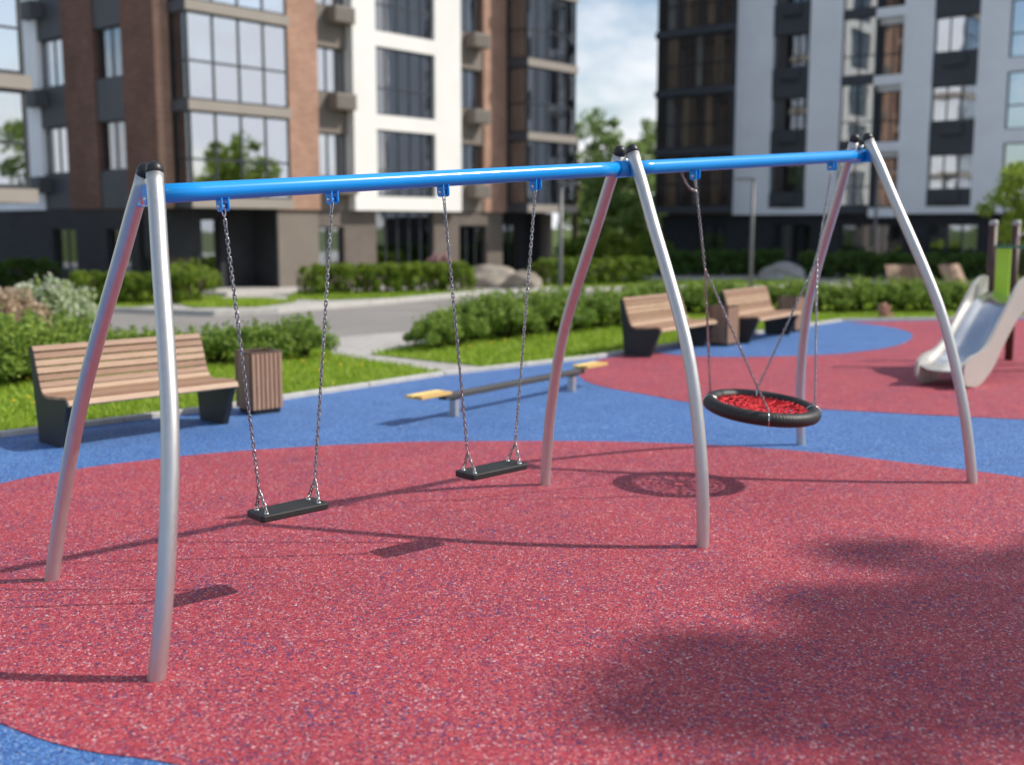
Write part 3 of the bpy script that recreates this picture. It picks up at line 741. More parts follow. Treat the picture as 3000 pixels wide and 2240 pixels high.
# ------------------------------------------------------------------ benches and bins
def make_bench(length, label):
    rt = empty('park_bench', (0, 0, 0), 0, label=label, cat='bench', group='wooden slat benches along the kerb')
    # profile: x is towards the sitter's front (local -Y), z up; built in XZ and turned
    R90 = Matrix.Rotation(-math.pi / 2, 4, 'Z')       # profile x -> local -y
    side = [(-.30, 0.0), (.12, 0.0), (.27, .36), (.285, .40), (.26, .425), (.22, .43), (-.10, .40), (-.18, .42), (-.235, .50), (-.345, .83), (-.375, .84), (-.395, .82)]
    th = .055
    for x in (-length / 2, length / 2 - th):
        MB().prism([(a, b) for a, b in side], (x, x + th), R90).build('side_panel', DARKP, rt)
    # slats follow the inner line
    line = smooth_poly([Vector((-.36, .845, 0)), Vector((-.325, .79, 0)), Vector((-.27, .62, 0)), Vector((-.225, .49, 0)), Vector((-.17, .43, 0)), Vector((-.08, .415, 0)), Vector((.10, .43, 0)), Vector((.24, .437, 0)), Vector((.30, .42, 0)), Vector((.315, .375, 0))], 12, False)
    acc = [0]
    for a, b in zip(line, line[1:]): acc.append(acc[-1] + (b - a).length)
    def at(t):
        for i in range(len(line) - 1):
            if acc[i + 1] >= t: return line[i].lerp(line[i + 1], (t - acc[i]) / max(1e-9, acc[i + 1] - acc[i]))
        return line[-1]
    ns = 15; tot = acc[-1]; bk, se = MB(), MB()
    for i in range(ns):
        a, b = at(tot * i / ns + .007), at(tot * (i + 1) / ns - .007); d = (b - a).normalized(); n = Vector((-d.y, d.x, 0))
        if n.y < 0 and i > 6: n = -n
        if i <= 6 and n.x < 0: n = -n
        q = [a + n * .015, b + n * .015, b - n * .018, a - n * .018]
        (bk if i < 8 else se).prism([(p.x, p.y) for p in q], (-length / 2 + .002, length / 2 - .002), R90)
    bk.build('backrest', WOOD, rt); se.build('seat', WOOD, rt)
    # prism depth runs along Y before the turn, so it lies along local X after it
    MB().box(-length / 2 + .06, length / 2 - .06, -.06, -.02, .36, .39).build('seat_rail', DARKP, rt)
    return rt
def place(o, x, y, ang): o.location = (x, y, 0.0); o.rotation_euler = (0, 0, math.radians(ang))
b1 = make_bench(1.66, 'long bench with pale slats nearest to the front left leg of the swing')
p0, p1 = G(128, 962), G(470, 913)
dv = (p1 - p0).normalized(); ang = math.degrees(math.atan2(dv.y, dv.x))
c = (p0 + p1) / 2 + Vector((-dv.y, dv.x, 0)) * .0
place(b1, c.x, c.y, ang)
b2 = make_bench(1.78, 'wooden bench behind the middle swing legs, left of the pair along the kerb')
p0, p1 = G(1372, 774), G(1520, 746)
dv = (p1 - p0).normalized(); c = (p0 + p1) / 2; place(b2, c.x, c.y, math.degrees(math.atan2(dv.y, dv.x)))
b3 = copy_tree(b2); b3['label'] = 'wooden bench standing between two square bins, seen above the nest swing'
p0, p1 = G(1592, 744), G(1698, 722)
dv = (p1 - p0).normalized(); c = (p0 + p1) / 2; place(b3, c.x, c.y, math.degrees(math.atan2(dv.y, dv.x)))
def make_bin(label):
    rt = empty('litter_bin', (0, 0, 0), 0, label=label, cat='litter bin', group='square slatted litter bins')
    MB().box(-.15, .15, -.15, .15, .0, .05).build('base', DARKP, rt)
    m = MB()
    for k in range(7):
        x = -.174 + .0502 * k
        m.box(x, x + .0375, -.180, -.158, .05, .62, None, .004); m.box(x, x + .0375, .158, .180, .05, .62, None, .004)
        if 0 < k < 6: m.box(-.180, -.158, x, x + .0375, .05, .62, None, .004); m.box(.158, .180, x, x + .0375, .05, .62, None, .004)
    m.build('slat_cladding', WOODV, rt)
    m = MB(); m.box(-.157, .157, -.157, -.147, .05, .60); m.box(-.157, .157, .147, .157, .05, .60); m.box(-.157, -.147, -.147, .147, .05, .60); m.box(.147, .157, -.147, .147, .05, .60)
    m.box(-.147, .147, -.147, .147, .05, .08)
    m.build('liner', LINER, rt)
    m = MB(); m.box(-.18, .18, -.18, -.14, .621, .635); m.box(-.18, .18, .14, .18, .621, .635); m.box(-.18, -.14, -.14, .14, .621, .635); m.box(.14, .18, -.14, .14, .621, .635)
    m.build('rim', LINER, rt)
    return rt
bn = make_bin('square wooden slatted bin beside the front left bench')
q = G(562, 889); place(bn, q.x, q.y, 42)
for (px, py), lb in (((1562, 746), 'square wooden bin between the two benches along the kerb'), ((1708, 716), 'square wooden bin at the far end of the farther bench')):
    k = copy_tree(bn); k['label'] = lb; q = G(px, py); place(k, q.x, q.y, 50)

# ------------------------------------------------------------------ balance beam
q0, q1 = G(893, 862, .25), G(1297, 787, .25)
rt = empty('balance_beam', ((q0.x + q1.x) / 2, (q0.y + q1.y) / 2, 0), math.atan2(q1.y - q0.y, q1.x - q0.x), label='low black balance beam on two posts with yellow wooden ends', cat='balance beam')
ln = (q1 - q0).length
MB().box(-ln / 2 + .42, ln / 2 - .42, -.05, .05, .19, .245, None, .008).build('beam', BEAM, rt)
for sg in (-1, 1):
    x0, x1 = sorted((sg * (ln / 2 - .46), sg * ln / 2)); m = MB()
    m.box(x0, x1, -.105, -.004, .248, .282, None, .005); m.box(x0, x1, .004, .105, .248, .282, None, .005)
    m.build('end_board', YWOOD, rt)
    x = sg * (ln / 2 - .62); MB().box(x - .035, x + .035, -.04, .04, 0, .19, None, .004).build('post', STEEL, rt)
    MB().box(x - .07, x + .07, -.045, .045, .176, .189).build('mounting_plate', DARKP, rt)

# ------------------------------------------------------------------ slide tower at the right edge
Bc = G(2035, 836); d = Vector((.66, .75, 0)).normalized(); pr = Vector((d.y, -d.x, 0))
rt = empty('playground_slide', Bc, math.atan2(d.y, d.x), label='steel playground slide with grey sides below a lime panel and brown posts', cat='slide')
ch = [(-.05, .20), (.12, .185), (.35, .19), (.60, .25), (.9, .42), (1.3, .68), (1.7, .90), (2.0, .97), (2.35, .98)]
cl_ = smooth_poly([Vector((a, b, 0)) for a, b in ch], 8, False)
m = MB(); nn = 9; vs = []; hw = .25
for p in cl_:
    for k in range(nn):
        y = -hw + 2 * hw * k / (nn - 1); vs.append((p.x, y, p.y + .05 * abs(y / hw) ** 4))
for p in cl_:
    for k in range(nn):
        y = -hw + 2 * hw * k / (nn - 1); vs.append((p.x, y, p.y + .05 * abs(y / hw) ** 4 - .012))
nq = len(cl_); fs = []
for i in range(nq - 1):
    for k in range(nn - 1):
        fs.append((i * nn + k, (i + 1) * nn + k, (i + 1) * nn + k + 1, i * nn + k + 1)); o = nq * nn
        fs.append((o + i * nn + k, o + i * nn + k + 1, o + (i + 1) * nn + k + 1, o + (i + 1) * nn + k))
for k in range(nn - 1): fs.append((k, k + 1, nq * nn + k + 1, nq * nn + k))
m.add(vs, fs, True); m.build('chute', CHUTE, rt)
top = smooth_poly([Vector(p + (0,)) for p in ((-.10, .30), (.10, .37), (.40, .40), (.62, .47), (.92, .66), (1.3, .92), (1.62, 1.14), (1.9, 1.24), (2.1, 1.24), (2.16, 1.18))], 6, False)
bot = smooth_poly([Vector(p + (0,)) for p in ((2.16, .82), (1.9, .80), (1.6, .68), (1.2, .42), (.9, .20), (.6, .06), (.35, .0), (.12, .02), (-.04, .05), (-.12, .13), (-.13, .24))], 6, False)
outl = [(p.x, p.y) for p in top] + [(p.x, p.y) for p in bot]
for y in (-hw - .042, hw + .004):
    MB().prism(outl, (y, y + .038)).build('side_panel', GREYP, rt)
inv = Matrix.Rotation(-math.atan2(d.y, d.x), 4, 'Z') @ Matrix.Translation(-Bc)
def lc(x, y): v = inv @ Vector((x, y, 0)); return v.x, v.y
posts = [lc(6.79, 16.0), lc(7.03, 15.5)]
ox, oy = posts[0]; p2x, p2y = posts[1]
dpx = p2x - ox
posts = [(2.36, .30), (2.36, -.42), (3.3, .30), (3.3, -.42)]
for i, (x, y) in enumerate(posts):
    po = MB().tube([(x, y, -.05), (x, y, 1.92)], .055, 16).build('post', BROWN, rt)
    MB().lathe([(.058, 1.90), (.058, 1.945), (.05, 1.965), (0, 1.972)], 16, Matrix.Translation((x, y, 0))).build('post_cap', GREYP, po)
MB().box(2.17, 3.36, -.40, .28, .93, .965).build('platform', DARKP, rt)
MB().box(2.33, 2.36, .05, .235, .975, 1.64, None, .004).build('lime_panel', LIME, rt)
MB().box(2.315, 2.345, -.40, .25, 1.60, 1.64).build('cross_bar', TEAL, rt)
m = MB()
m.tube([(2.33, -.02, 1.60), (2.33, -.03, 1.72), (2.33, -.08, 1.79), (2.33, -.18, 1.80), (2.33, -.28, 1.79), (2.33, -.33, 1.72), (2.33, -.335, 1.4), (2.30, -.33, 1.0)], .018, 10)
m.build('hand_rail', STEEL, rt)

# ------------------------------------------------------------------ lamp posts
def lamp(px, py, Yd, h, label, arm, rz):
    q = ray(px, py); t = Yd / q.y; x = q.x * t
    rt = empty('lamp_post', (x, Yd, 0), rz, label=label, cat='lamp post', group='slim grey lamp posts')
    MB().tube([(0, 0, -.05), (0, 0, .6), (0, 0, h)], [.055, .055, .05], 14).build('pole', POLE, rt)
    m = MB().box(-arm, .052, -.05, .05, h, h + .07, None, .01); hd = m.build('lamp_head', POLE, rt)
    MB().box(-arm + .06, -.15, -.038, .038, h - .012, h - .002).build('lens', LENS, hd)
    return rt
lamp(1621, 620, 35.0, 3.26, 'slim grey lamp post with its arm pointing left, before the white right building', .55, 0)
lamp(1210, 660, 27.5, 2.86, 'slim grey lamp post just left of the middle swing legs, by the boulders', .55, math.radians(140))
lamp(1886, 600, 41.3, 3.85, 'slim grey lamp post seen through the far pair of swing legs', .55, math.radians(150))

# ------------------------------------------------------------------ boulders
def boulder(px, py, sx, sy, sz, seed, mat, label, rz=0.0):
    q = G(px, py); rg = np.random.default_rng(seed); m = MB(); n1, n2 = 18, 28; ph = rg.uniform(0, 6, 12); fr = rg.uniform(1.2, 3.4, (6, 3)); vs = []
    for i in range(n1 + 1):
        a = math.pi / 2 * (1 - i / n1) - .25 * (i / n1)
        for k in range(n2):
            b = 2 * math.pi * k / n2; v = np.array([math.cos(a) * math.cos(b), math.cos(a) * math.sin(b), math.sin(a)])
            r = 1 + .10 * sum(math.sin(fr[j] @ v * 1.8 + ph[j]) for j in range(6)) / 1.6
            vs.append((v[0] * r * sx, v[1] * r * sy, v[2] * r * sz))
    m.add(vs, [(i * n2 + k, (i + 1) * n2 + k, (i + 1) * n2 + (k + 1) % n2, i * n2 + (k + 1) % n2) for i in range(n1) for k in range(n2)], True)
    o = m.build('boulder', mat); o.location = (q.x, q.y, -.02); o.rotation_euler = (0, 0, rz)
    return tag(o, label, 'boulder', 'decorative boulders among the hedges')
boulder(1066, 619, 1.0, .75, .70, 4, STONE, 'large tan boulder at the right end of the clipped hedge')
boulder(1128, 622, .55, .5, .55, 9, STONE, 'smaller smooth boulder leaning beside the large tan one', .4)
boulder(1690, 604, 0.85, .55, .52, 15, STONEG, 'grey pointed boulder in the shade before the right building', .3)

# ------------------------------------------------------------------ wooden loungers beyond the hedge
def lounger(px, Yd, rz, label):
    x = (px * 3000 / 2212 - CX) / F * Yd * 1.0
    rt = empty('wooden_lounger', (x, Yd, 0), rz, label=label, cat='lounger', group='wooden loungers beyond the hedge')
    m = MB()
    for k in range(9): m.box(-.5 + .112 * k, -.5 + .112 * k + .104, -.62, .25, .30, .33, None, .004)
    m.build('seat', WOOD, rt)
    M = Matrix.Translation((0, .25, .33)) @ Matrix.Rotation(math.radians(62), 4, 'X'); m = MB()
    for k in range(9): m.box(-.5 + .112 * k, -.5 + .112 * k + .104, 0, .62, -.015, .015, M, .004)
    m.build('backrest', WOOD, rt)
    for xx in (-.44, .40):
        for yy in (-.55, .18): MB().box(xx, xx + .05, yy, yy + .05, 0, .299).build('leg', DARKP, rt)
    return rt
lounger(1968, 29.0, math.radians(8), 'wooden lounger with a tan raised back showing above the right hedge')
lounger(2085, 29.5, math.radians(38), 'wooden lounger with sunlit pale back, seen between the far leg and the slide')

# ------------------------------------------------------------------ buildings
WPART = {}
class Bld:
    """facade builder in the building's own axes: x along the front, y inward, z up"""
    def __init__(s, root): s.r = root; s.m = {}
    def mb(s, key):
        return s.m.setdefault(key, MB())
    def wall(s, key, x0, x1, y0, y1, z0, z1): return MB().box(x0, x1, y0, y1, z0, z1).build(key[0], key[1], s.r)
    def finish(s, names):
        for (nm, mat), m in s.m.items(): m.build(nm, mat, s.r)
    def window(s, axis, plane, a0, a1, z0, z1, cols, transom=None, gl=None, curt=None, seed=0, low_bar=False, fr=.05, mid=.055, depth=.12, name='window'):
        """axis 'x': the front at y = plane; axis 'y': the end wall at x = plane, running along y"""
        rg = random.Random(seed); f = MB(); p = MB(); c = MB()
        def bx(m, u0, u1, d0, d1, w0, w1):
            if axis == 'x': m.box(u0, u1, plane + d0, plane + d1, w0, w1)
            else: m.box(plane + d0, plane + d1, u0, u1, w0, w1)
        d0, d1 = depth, depth + .07
        bx(f, a0, a0 + fr, d0, d1, z0, z1); bx(f, a1 - fr, a1, d0, d1, z0, z1)
        bx(f, a0 + fr, a1 - fr, d0, d1, z0, z0 + fr); bx(f, a0 + fr, a1 - fr, d0, d1, z1 - fr, z1)
        if isinstance(cols, int): xs = [a0 + (a1 - a0) * i / cols for i in range(1, cols)]
        else: xs = cols
        for x in xs: bx(f, x - mid / 2, x + mid / 2, d0 + .003, d1 - .003, z0 + fr, z1 - fr)
        if transom:
            ed = [a0 + fr] + xs + [a1 - fr]
            for i in range(len(ed) - 1):
                l = ed[i] + (mid / 2 if i else 0); r = ed[i + 1] - (mid / 2 if i < len(ed) - 2 else 0)
                bx(f, l, r, d0 + .006, d1 - .006, transom - mid / 2, transom + mid / 2)
        w = f.build(name, FRAME, s.r)
        bx(p, a0 + fr * .5, a1 - fr * .5, d0 + .028, d0 + .040, z0 + fr * .5, z1 - fr * .5); p.build('pane', gl or GLASS, w)
        if curt:
            pieces = curt if isinstance(curt, list) else [curt]
            for (q0, q1, mt) in pieces:
                n = max(6, int((q1 - q0) * (a1 - a0) / .035)); vs = []
                for i in range(n + 1):
                    u = a0 + (a1 - a0) * (q0 + (q1 - q0) * i / n); dd = depth + .22 + .035 * math.sin(i * 1.25 + seed) + .012 * rg.random()
                    for zz in (z0 + .04, z1 - .03): vs.append((u, plane + dd, zz) if axis == 'x' else (plane + dd, u, zz))
                for i in range(n + 1):
                    v = vs[2 * i], vs[2 * i + 1]
                    for t in v: vs.append((t[0], t[1] + .006, t[2]) if axis == 'x' else (t[0] + .006, t[1], t[2]))
                o = 2 * (n + 1)
                fs = [(2 * i, 2 * i + 2, 2 * i + 3, 2 * i + 1) for i in range(n)] + [(o + 2 * i, o + 2 * i + 1, o + 2 * i + 3, o + 2 * i + 2) for i in range(n)]
                MB().add(vs, fs, True).build('curtain', mt, w)
        return w
    def opening_wall(s, key, axis, plane, th, a0, a1, zlo, zhi, holes):
        """a wall slab with rectangular holes in one column a0..a1: holes = [(z0, z1)]; the hole spans the full a0..a1"""
        z = zlo
        for h0, h1 in sorted(holes) + [(zhi, zhi)]:
            if h0 > z + 1e-6:
                if axis == 'x': s.wall(key, a0, a1, plane, plane + th, z, h0)
                else: s.wall(key, plane, plane + th, a0, a1, z, h0)
            z = h1

FH = 2.52; Z1 = 2.36                       # storey height; underside of the first floor band
NFL = 5; ZR = Z1 + FH * NFL + .5
# ---- left building
rootL = empty('apartment_building', (-8.43, 30.0, 0), math.radians(50), label='brick and white apartment building with glazed bays, filling the left of the photo', cat='apartment building')
B = Bld(rootL)
wbrick, wwhite, wpl, wtp, wband, wanth = ('brick_wall', BRICK), ('white_wall', WHITE), ('plinth_wall', PLINTH), ('taupe_wall', TAUPE), ('floor_band', BAND), ('spandrel_panel', ANTH)
YW = 0.75                                   # the wall plane behind the bays
def lev(k): return Z1 + FH * k              # z of the underside of band k
# front wall strips above the ground floor
for (x0, x1) in ((-.25, 0.02), (3.36, 5.04), (12.5, 13.72)):
    B.wall(wbrick, x0, x1, YW, YW + .3, Z1, ZR)
# narrow window columns with spandrels and boxes
for (x0, x1, sd, boxx) in ((5.04, 6.22, 10, 5.43), (11.30, 12.5, 50, 11.6)):
    holes = [(lev(k) + .97, lev(k) + 2.30) for k in range(NFL)]
    B.opening_wall(wtp, 'x', YW + .05, .25, x0, x1, Z1, ZR, holes)
    for k, (h0, h1) in enumerate(holes):
        B.window('x', YW + .05, x0 + .002, x1 - .002, h0, h1, [x0 + (x1 - x0) * .40, x0 + (x1 - x0) * .79], gl=GLASSM, curt=[(.02, .38, CURT), (.42, .78, CURT)] if (k + sd // 10) % 2 else [(.02, .3, CURT), (.5, .78, CURT)], seed=sd + k)
        m = MB(); M = None
        bx0 = boxx; m.box(bx0, bx0 + .80, YW - .40, YW + .048, h0 - .50, h0 - .03, None, .015)
        for q in range(7): m.box(bx0 + .06, bx0 + .74, YW - .412, YW - .402, h0 - .46 + .055 * q, h0 - .43 + .055 * q)
        m.build('ac_box', ACM, rootL)
# the white frame with tall windows
yw = .50; wx0, wx1 = 6.22, 11.05; a0, a1 = 7.17, 9.80
for (x0, x1) in ((wx0, a0), (a1, wx1)): B.wall(wwhite, x0, x1, yw, YW + .3, Z1, ZR)
holes = [(lev(k) + .44, lev(k) + 2.50) for k in range(NFL)]
B.opening_wall(wwhite, 'x', yw, .55, a0, a1, Z1, ZR, holes)
for k, (h0, h1) in enumerate(holes):
    B.window('x', yw, a0 + .002, a1 - .002, h0, h1, 5, transom=h0 + .82, gl=GLASS, curt=[(.02, .16, CURT), (.3, .42, CURT), (.62, .8, CURT)] if k % 2 else [(.05, .2, CURT), (.55, .66, CURT), (.84, .97, CURT)], seed=100 + k, mid=.045)
B.wall(wtp, wx1, 11.30, YW + .02, YW + .3, Z1, ZR)
# glazed bays
def bay(x0, x1, yf, yb, cols, seed, curt_mat, gl):
    for k in range(NFL + 1):
        z = lev(k)
        B.wall(wband, x0 - .04, x1 + .04, yf - .05, yb - .004, z + .006, z + .27)
        B.wall(('band_end', ANTH), x0 - .055, x0 - .043, yf - .047, yb - .006, z + .004, z + .272)
    for k in range(NFL):
        z0, z1 = lev(k) + .27, lev(k + 1) + .006
        B.window('x', yf - .10, x0, x1, z0, z1, cols, transom=z0 + 1.0, gl=gl, curt=[(.02, .10, CURT), (.55, .62, CURT)] if k % 2 else [(.03, .13, CURT), (.86, .96, CURT)], seed=seed + k, fr=.06)
        B.window('y', x0 - .10, yf + .10, yb - .02, z0, z1, 1, transom=z0 + 1.0, gl=GLASS, curt=[(.2, .95, curt_mat)], seed=seed + 20 + k, fr=.06)
        B.window('y', x1 - .21, yf + .10, yb - .02, z0, z1, 1, transom=z0 + 1.0, gl=GLASS, seed=seed + 40 + k, fr=.06)
bay(0.04, 3.34, 0.0, YW, 4, 200, CURT, GLASSM)  # pale curtain in the side pane stands in for a bright reflection
bay(13.74, 16.56, -.20, YW, 5, 300, CURTW, GLASS)
# ground floor of the front
gz = [(.62, 1.86)]
B.wall(wtp, 3.50, 5.02, YW + .10, YW + .40, 0, Z1 - .01)
B.opening_wall(('ground_floor_wall', TAUPEB), 'x', YW + .10, .3, 5.02, 6.05, 0, Z1 - .01, gz)
B.window('x', YW + .10, 5.022, 6.048, .62, 1.86, 2, gl=GLASS, curt=[(.1, .45, CURT), (.55, .8, CURT)], seed=401)
B.wall(('ground_floor_wall', TAUPEB), 6.05, 7.40, YW + .10, YW + .40, 0, Z1 - .01)
B.opening_wall(('ground_floor_wall', TAUPEB), 'x', YW + .10, .3, 7.40, 10.05, 0, Z1 - .01, [(.45, Z1 - .02)])
B.window('x', YW + .10, 7.402, 10.048, .45, Z1 - .02, 5, gl=GLASS, curt=[(.05, .3, CURT), (.38, .78, CURT), (.84, .95, CURT)], seed=402)
B.wall(('ground_floor_wall', TAUPEB), 10.05, 11.3, YW + .10, YW + .40, 0, Z1 - .01)
B.opening_wall(('ground_floor_wall', TAUPEB), 'x', YW + .10, .3, 11.3, 12.75, 0, Z1 - .01, [(.3, 1.9)])
B.window('x', YW + .10, 11.302, 12.748, .3, 1.9, 3, gl=GLASS, curt=[(.03, .3, CURT), (.45, .7, CURT)], seed=403)
B.wall(('ground_floor_wall', TAUPEB), 12.75, 13.6, YW + .10, YW + .40, 0, Z1 - .01)
B.wall(wpl, 13.6, 16.2, YW + 1.0, YW + 1.3, 0, Z1 - .01)
B.wall(('ground_floor_wall', TAUPEB), 16.2, 16.5, YW + .10, YW + .40, 0, Z1 - .01)
B.wall(("plinth_wall", PLINTH), 16.2, 16.5, YW + .41, 12.0, 0, ZR)
B.wall(wbrick, -.25, 16.5, 12.01, 12.3, 0, ZR)
B.window('x', YW + .90, 14.3, 15.6, .1, 2.0, 2, gl=GLASS, seed=404, depth=.02)
# recessed entrance under the first bay
B.wall(wpl, 0.0, 1.05, YW + 1.2, YW + 1.5, 0, Z1 - .01)
B.wall(wpl, 2.25, 3.50, YW + 1.2, YW + 1.5, 0, Z1 - .01)
B.wall(wpl, 1.05, 2.25, YW + 1.2, YW + 1.5, 2.12, Z1 - .01)
B.wall(wpl, 3.44, 3.498, YW + .10, YW + 1.19, 0, Z1 - .01)
B.wall(('ground_floor_wall', TAUPEB), 0.15, .95, YW + .75, YW + 1.19, 0, 1.02)
B.wall(('entrance_canopy', PLINTH), -.23, .95, YW + .3, YW + 1.19, 1.03, Z1 - .012)
dr = B.window('x', YW + 1.2, 1.052, 2.248, .02, 2.118, 2, gl=GLASS, seed=405, fr=.07, mid=.12, name='entrance_door', curt=None)
m = MB(); m.tube([(1.56, YW + 1.28, .8), (1.56, YW + 1.28, 1.4)], .014, 8); m.build('door_handle', ZINC, dr)
MB().box(.9, 3.9, YW - .9, YW + 1.198, -.02, .09, None, .01).build('entrance_step', KERB, rootL)
# dark brick end wall (x = -0.25), running inward
XE = -.25
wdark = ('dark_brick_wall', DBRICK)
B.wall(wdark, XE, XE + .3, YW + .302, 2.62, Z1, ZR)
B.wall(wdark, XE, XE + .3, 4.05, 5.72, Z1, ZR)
for (y0, y1, sd) in ((2.62, 4.05, 500), (5.72, 7.18, 520)):
    holes = [(lev(k) + 1.05, lev(k) + 2.42) for k in range(NFL)]
    B.opening_wall(wanth, 'y', XE + .04, .26, y0, y1, Z1 + .02, ZR, holes)
    for k, (h0, h1) in enumerate(holes):
        B.window('y', XE + .04, y0 + .002, y1 - .002, h0, h1, 2, gl=GLASS if sd == 500 else GLASSM, curt=[(.06, .44, CURT), (.54, .95, CURT)] if sd == 500 else [(.06, .40, CURT), (.58, .92, CURT)], seed=sd + k)
        if sd == 520:
            bxm = MB().box(XE - .38, XE + .038, 6.75, 7.55, h0 - .55, h0 - .08, None, .015)
            for q in range(7): bxm.box(XE - .392, XE - .382, 6.81, 7.49, h0 - .51 + .055 * q, h0 - .48 + .055 * q)
            bxm.build('ac_box', ACD, rootL)
B.wall(('white_wall', WHITER), XE - .01, XE + .3, 7.18, 12.0, Z1, ZR)
B.wall(wdark, XE + .02, XE + .3, 2.62, 4.05, Z1 - .0, Z1 + .018)
gh = [(.55, 1.80)]
B.wall(wpl, XE + .05, XE + .35, YW + 1.51, 2.72, 0, Z1 - .004)
B.opening_wall(wpl, 'y', XE + .05, .3, 2.72, 3.9, 0, Z1 - .004, gh); B.window('y', XE + .05, 2.722, 3.898, .55, 1.80, 2, gl=GLASS, curt=[(.4, .7, CURT)], seed=601)
B.wall(wpl, XE + .05, XE + .35, 3.9, 5.6, 0, Z1 - .004)
B.opening_wall(wpl, 'y', XE + .05, .3, 5.6, 6.95, 0, Z1 - .004, gh); B.window('y', XE + .05, 5.602, 6.948, .55, 1.80, 2, gl=GLASS, curt=[(.2, .5, CURT)], seed=602)
B.wall(wpl, XE + .05, XE + .35, 6.95, 12.0, 0, Z1 - .004)
# rooms, roof
core = MB()
core.box(XE + 1.2, 16.15, YW + 2.2, 11.9, .05, ZR - .1)
for k in range(NFL + 1):
    core.box(.10, 16.15, YW + .31, YW + 2.19, lev(k) + .02, lev(k) + .25); core.box(XE + .31, XE + 1.19, YW + 2.2, 11.9, lev(k) + .02, lev(k) + .25)
for x in (4.2, 6.3, 11.1, 13.2): core.box(x, x + .12, YW + .41, YW + 2.19, Z1 + .3, ZR - .3)
for y in (4.9,): core.box(XE + .41, XE + 1.19, y, y + .12, Z1 + .3, ZR - .3)
core.build('interior', ROOM, rootL)
B.finish(None)
MB().box(XE - .15, 16.8, -.3, 12.4, ZR + .004, ZR + .45).build('roof', ANTH, rootL)

# ---- the glazed building end at the left edge
rootW = empty('apartment_building', (-8.43, 30.0, 0), math.radians(50), label='pale banded building with large panes, cut by the left edge of the photo', cat='apartment building')
Wg = Bld(rootW); wr = -4.51; wy = -.54
for k in range(NFL + 1): Wg.wall(wband, wr - 3.6, wr + .02, wy - .06, 4.5, lev(k) + .05, lev(k) + .36)
for k in range(NFL):
    z0, z1 = lev(k) + .36, lev(k + 1) + .05
    Wg.window('x', wy - .1, wr - 3.55, wr - .10, z0, z1, 3, transom=z0 + 1.02, gl=GLASSM, curt=[(.88, .98, CURTW), (.5, .6, CURT)], seed=700 + k, fr=.09)
    Wg.window('y', wr - 3.64, wy + .12, 4.4, z0, z1, 3, transom=z0 + 1.02, gl=GLASS, seed=720 + k)
    Wg.wall(('white_wall', WHITER), wr - .16, wr - .10, wy + .12, 4.45, z0, z1)
    Wg.wall(('white_wall', WHITER), wr - 3.5, wr - .17, 4.2, 4.45, z0, z1)
Wg.wall(wpl, wr - 3.3, wr - .9, 1.2, 4.2, 0, Z1 - .15)
core = MB(); core.box(wr - 3.3, wr - .3, 1.8, 4.1, Z1 + .4, ZR - .3); core.build('interior', ROOM, rootW)
MB().box(wr - 3.7, wr + .05, wy - .1, 4.55, ZR + .004, ZR + .4).build('roof', ANTH, rootW)

# ---- right building
rootR = empty('apartment_building', (6.79, 51.0, 0), math.radians(-40), label='shaded white apartment building with dark window columns on the right', cat='apartment building')
R = Bld(rootR)
rw, ra, rp = ('white_wall', WHITER), ('spandrel_panel', ANTH), ('plinth_wall', PLINTH)
NFL = 5; ZR = Z1 + FH * NFL + .5
yb = .55
for (x0, x1) in ((3.45, 5.10), (6.74, 8.10), (10.56, 11.70), (13.37, 14.42)): R.wall(rw, x0, x1, .02, .32, Z1 - .02, ZR)
for (x0, x1, n, sd) in ((5.10, 6.74, 3, 10), (11.70, 13.37, 3, 30)):
    holes = [(lev(k) + .87, lev(k) + 2.18) for k in range(NFL)]
    R.opening_wall(ra, 'x', .07, .25, x0, x1, Z1 + .25, ZR, holes)
    R.wall(rw, x0, x1, .02, .32, Z1 - .02, Z1 + .246)
    for k, (h0, h1) in enumerate(holes):
        R.window('x', .07, x0 + .002, x1 - .002, h0, h1, n, gl=GLASS if sd == 10 else GLASSM, curt=[(.03, .25, CURT), (.45, .6, CURTW)] if (k + sd) % 2 else [(.6, .9, CURT)], seed=800 + sd + k)
        m = MB().box(x0 + .42, x1 - .42, -.12, .068, h0 - .50, h0 - .08, None, .012)
        for q in range(6): m.box(x0 + .47, x1 - .47, -.132, -.122, h0 - .46 + .06 * q, h0 - .425 + .06 * q)
        m.build('ac_box', ANTH, rootR)
# glazed balcony column
for k in range(NFL):
    z = lev(k)
    R.window('x', .02, 8.10, 9.46, z + .30, z + FH - .0, 2, transom=z + 1.05, gl=GLASS, curt=[(.6, .75, CURT)], seed=900 + k, depth=.1)
    R.wall(ra, 8.10, 9.46, .05, .30, z + .0, z + .298)
    R.window('x', .30, 9.50, 10.555, z + .22, z + FH - .35, 2, transom=z + 1.05, gl=GLASS, curt=[(.1, .3, CURTW)], seed=920 + k, depth=.1)
    R.wall(('balcony_slab', WHITER), 9.50, 10.556, -.10, .60, z - .14, z + .21)
    R.wall(('white_wall', WHITER), 9.50, 10.556, .32, .60, z + FH - .348, z + FH - .142)
R.wall(ra, 9.462, 9.498, .0, .6, Z1 + .2, ZR)
# right-hand big windows
holes = [(lev(k) + .46, lev(k) + 2.50) for k in range(NFL)]
R.opening_wall(rw, 'x', .02, .3, 14.42, 17.2, Z1 - .02, ZR, holes)
for k, (h0, h1) in enumerate(holes): R.window('x', .02, 14.422, 17.198, h0, h1, 3, transom=h0 + .85, gl=GLASSM, curt=[(.5, .6, CURT)], seed=940 + k)
R.wall(rw, 17.2, 20.0, .02, .32, Z1 - .02, ZR)
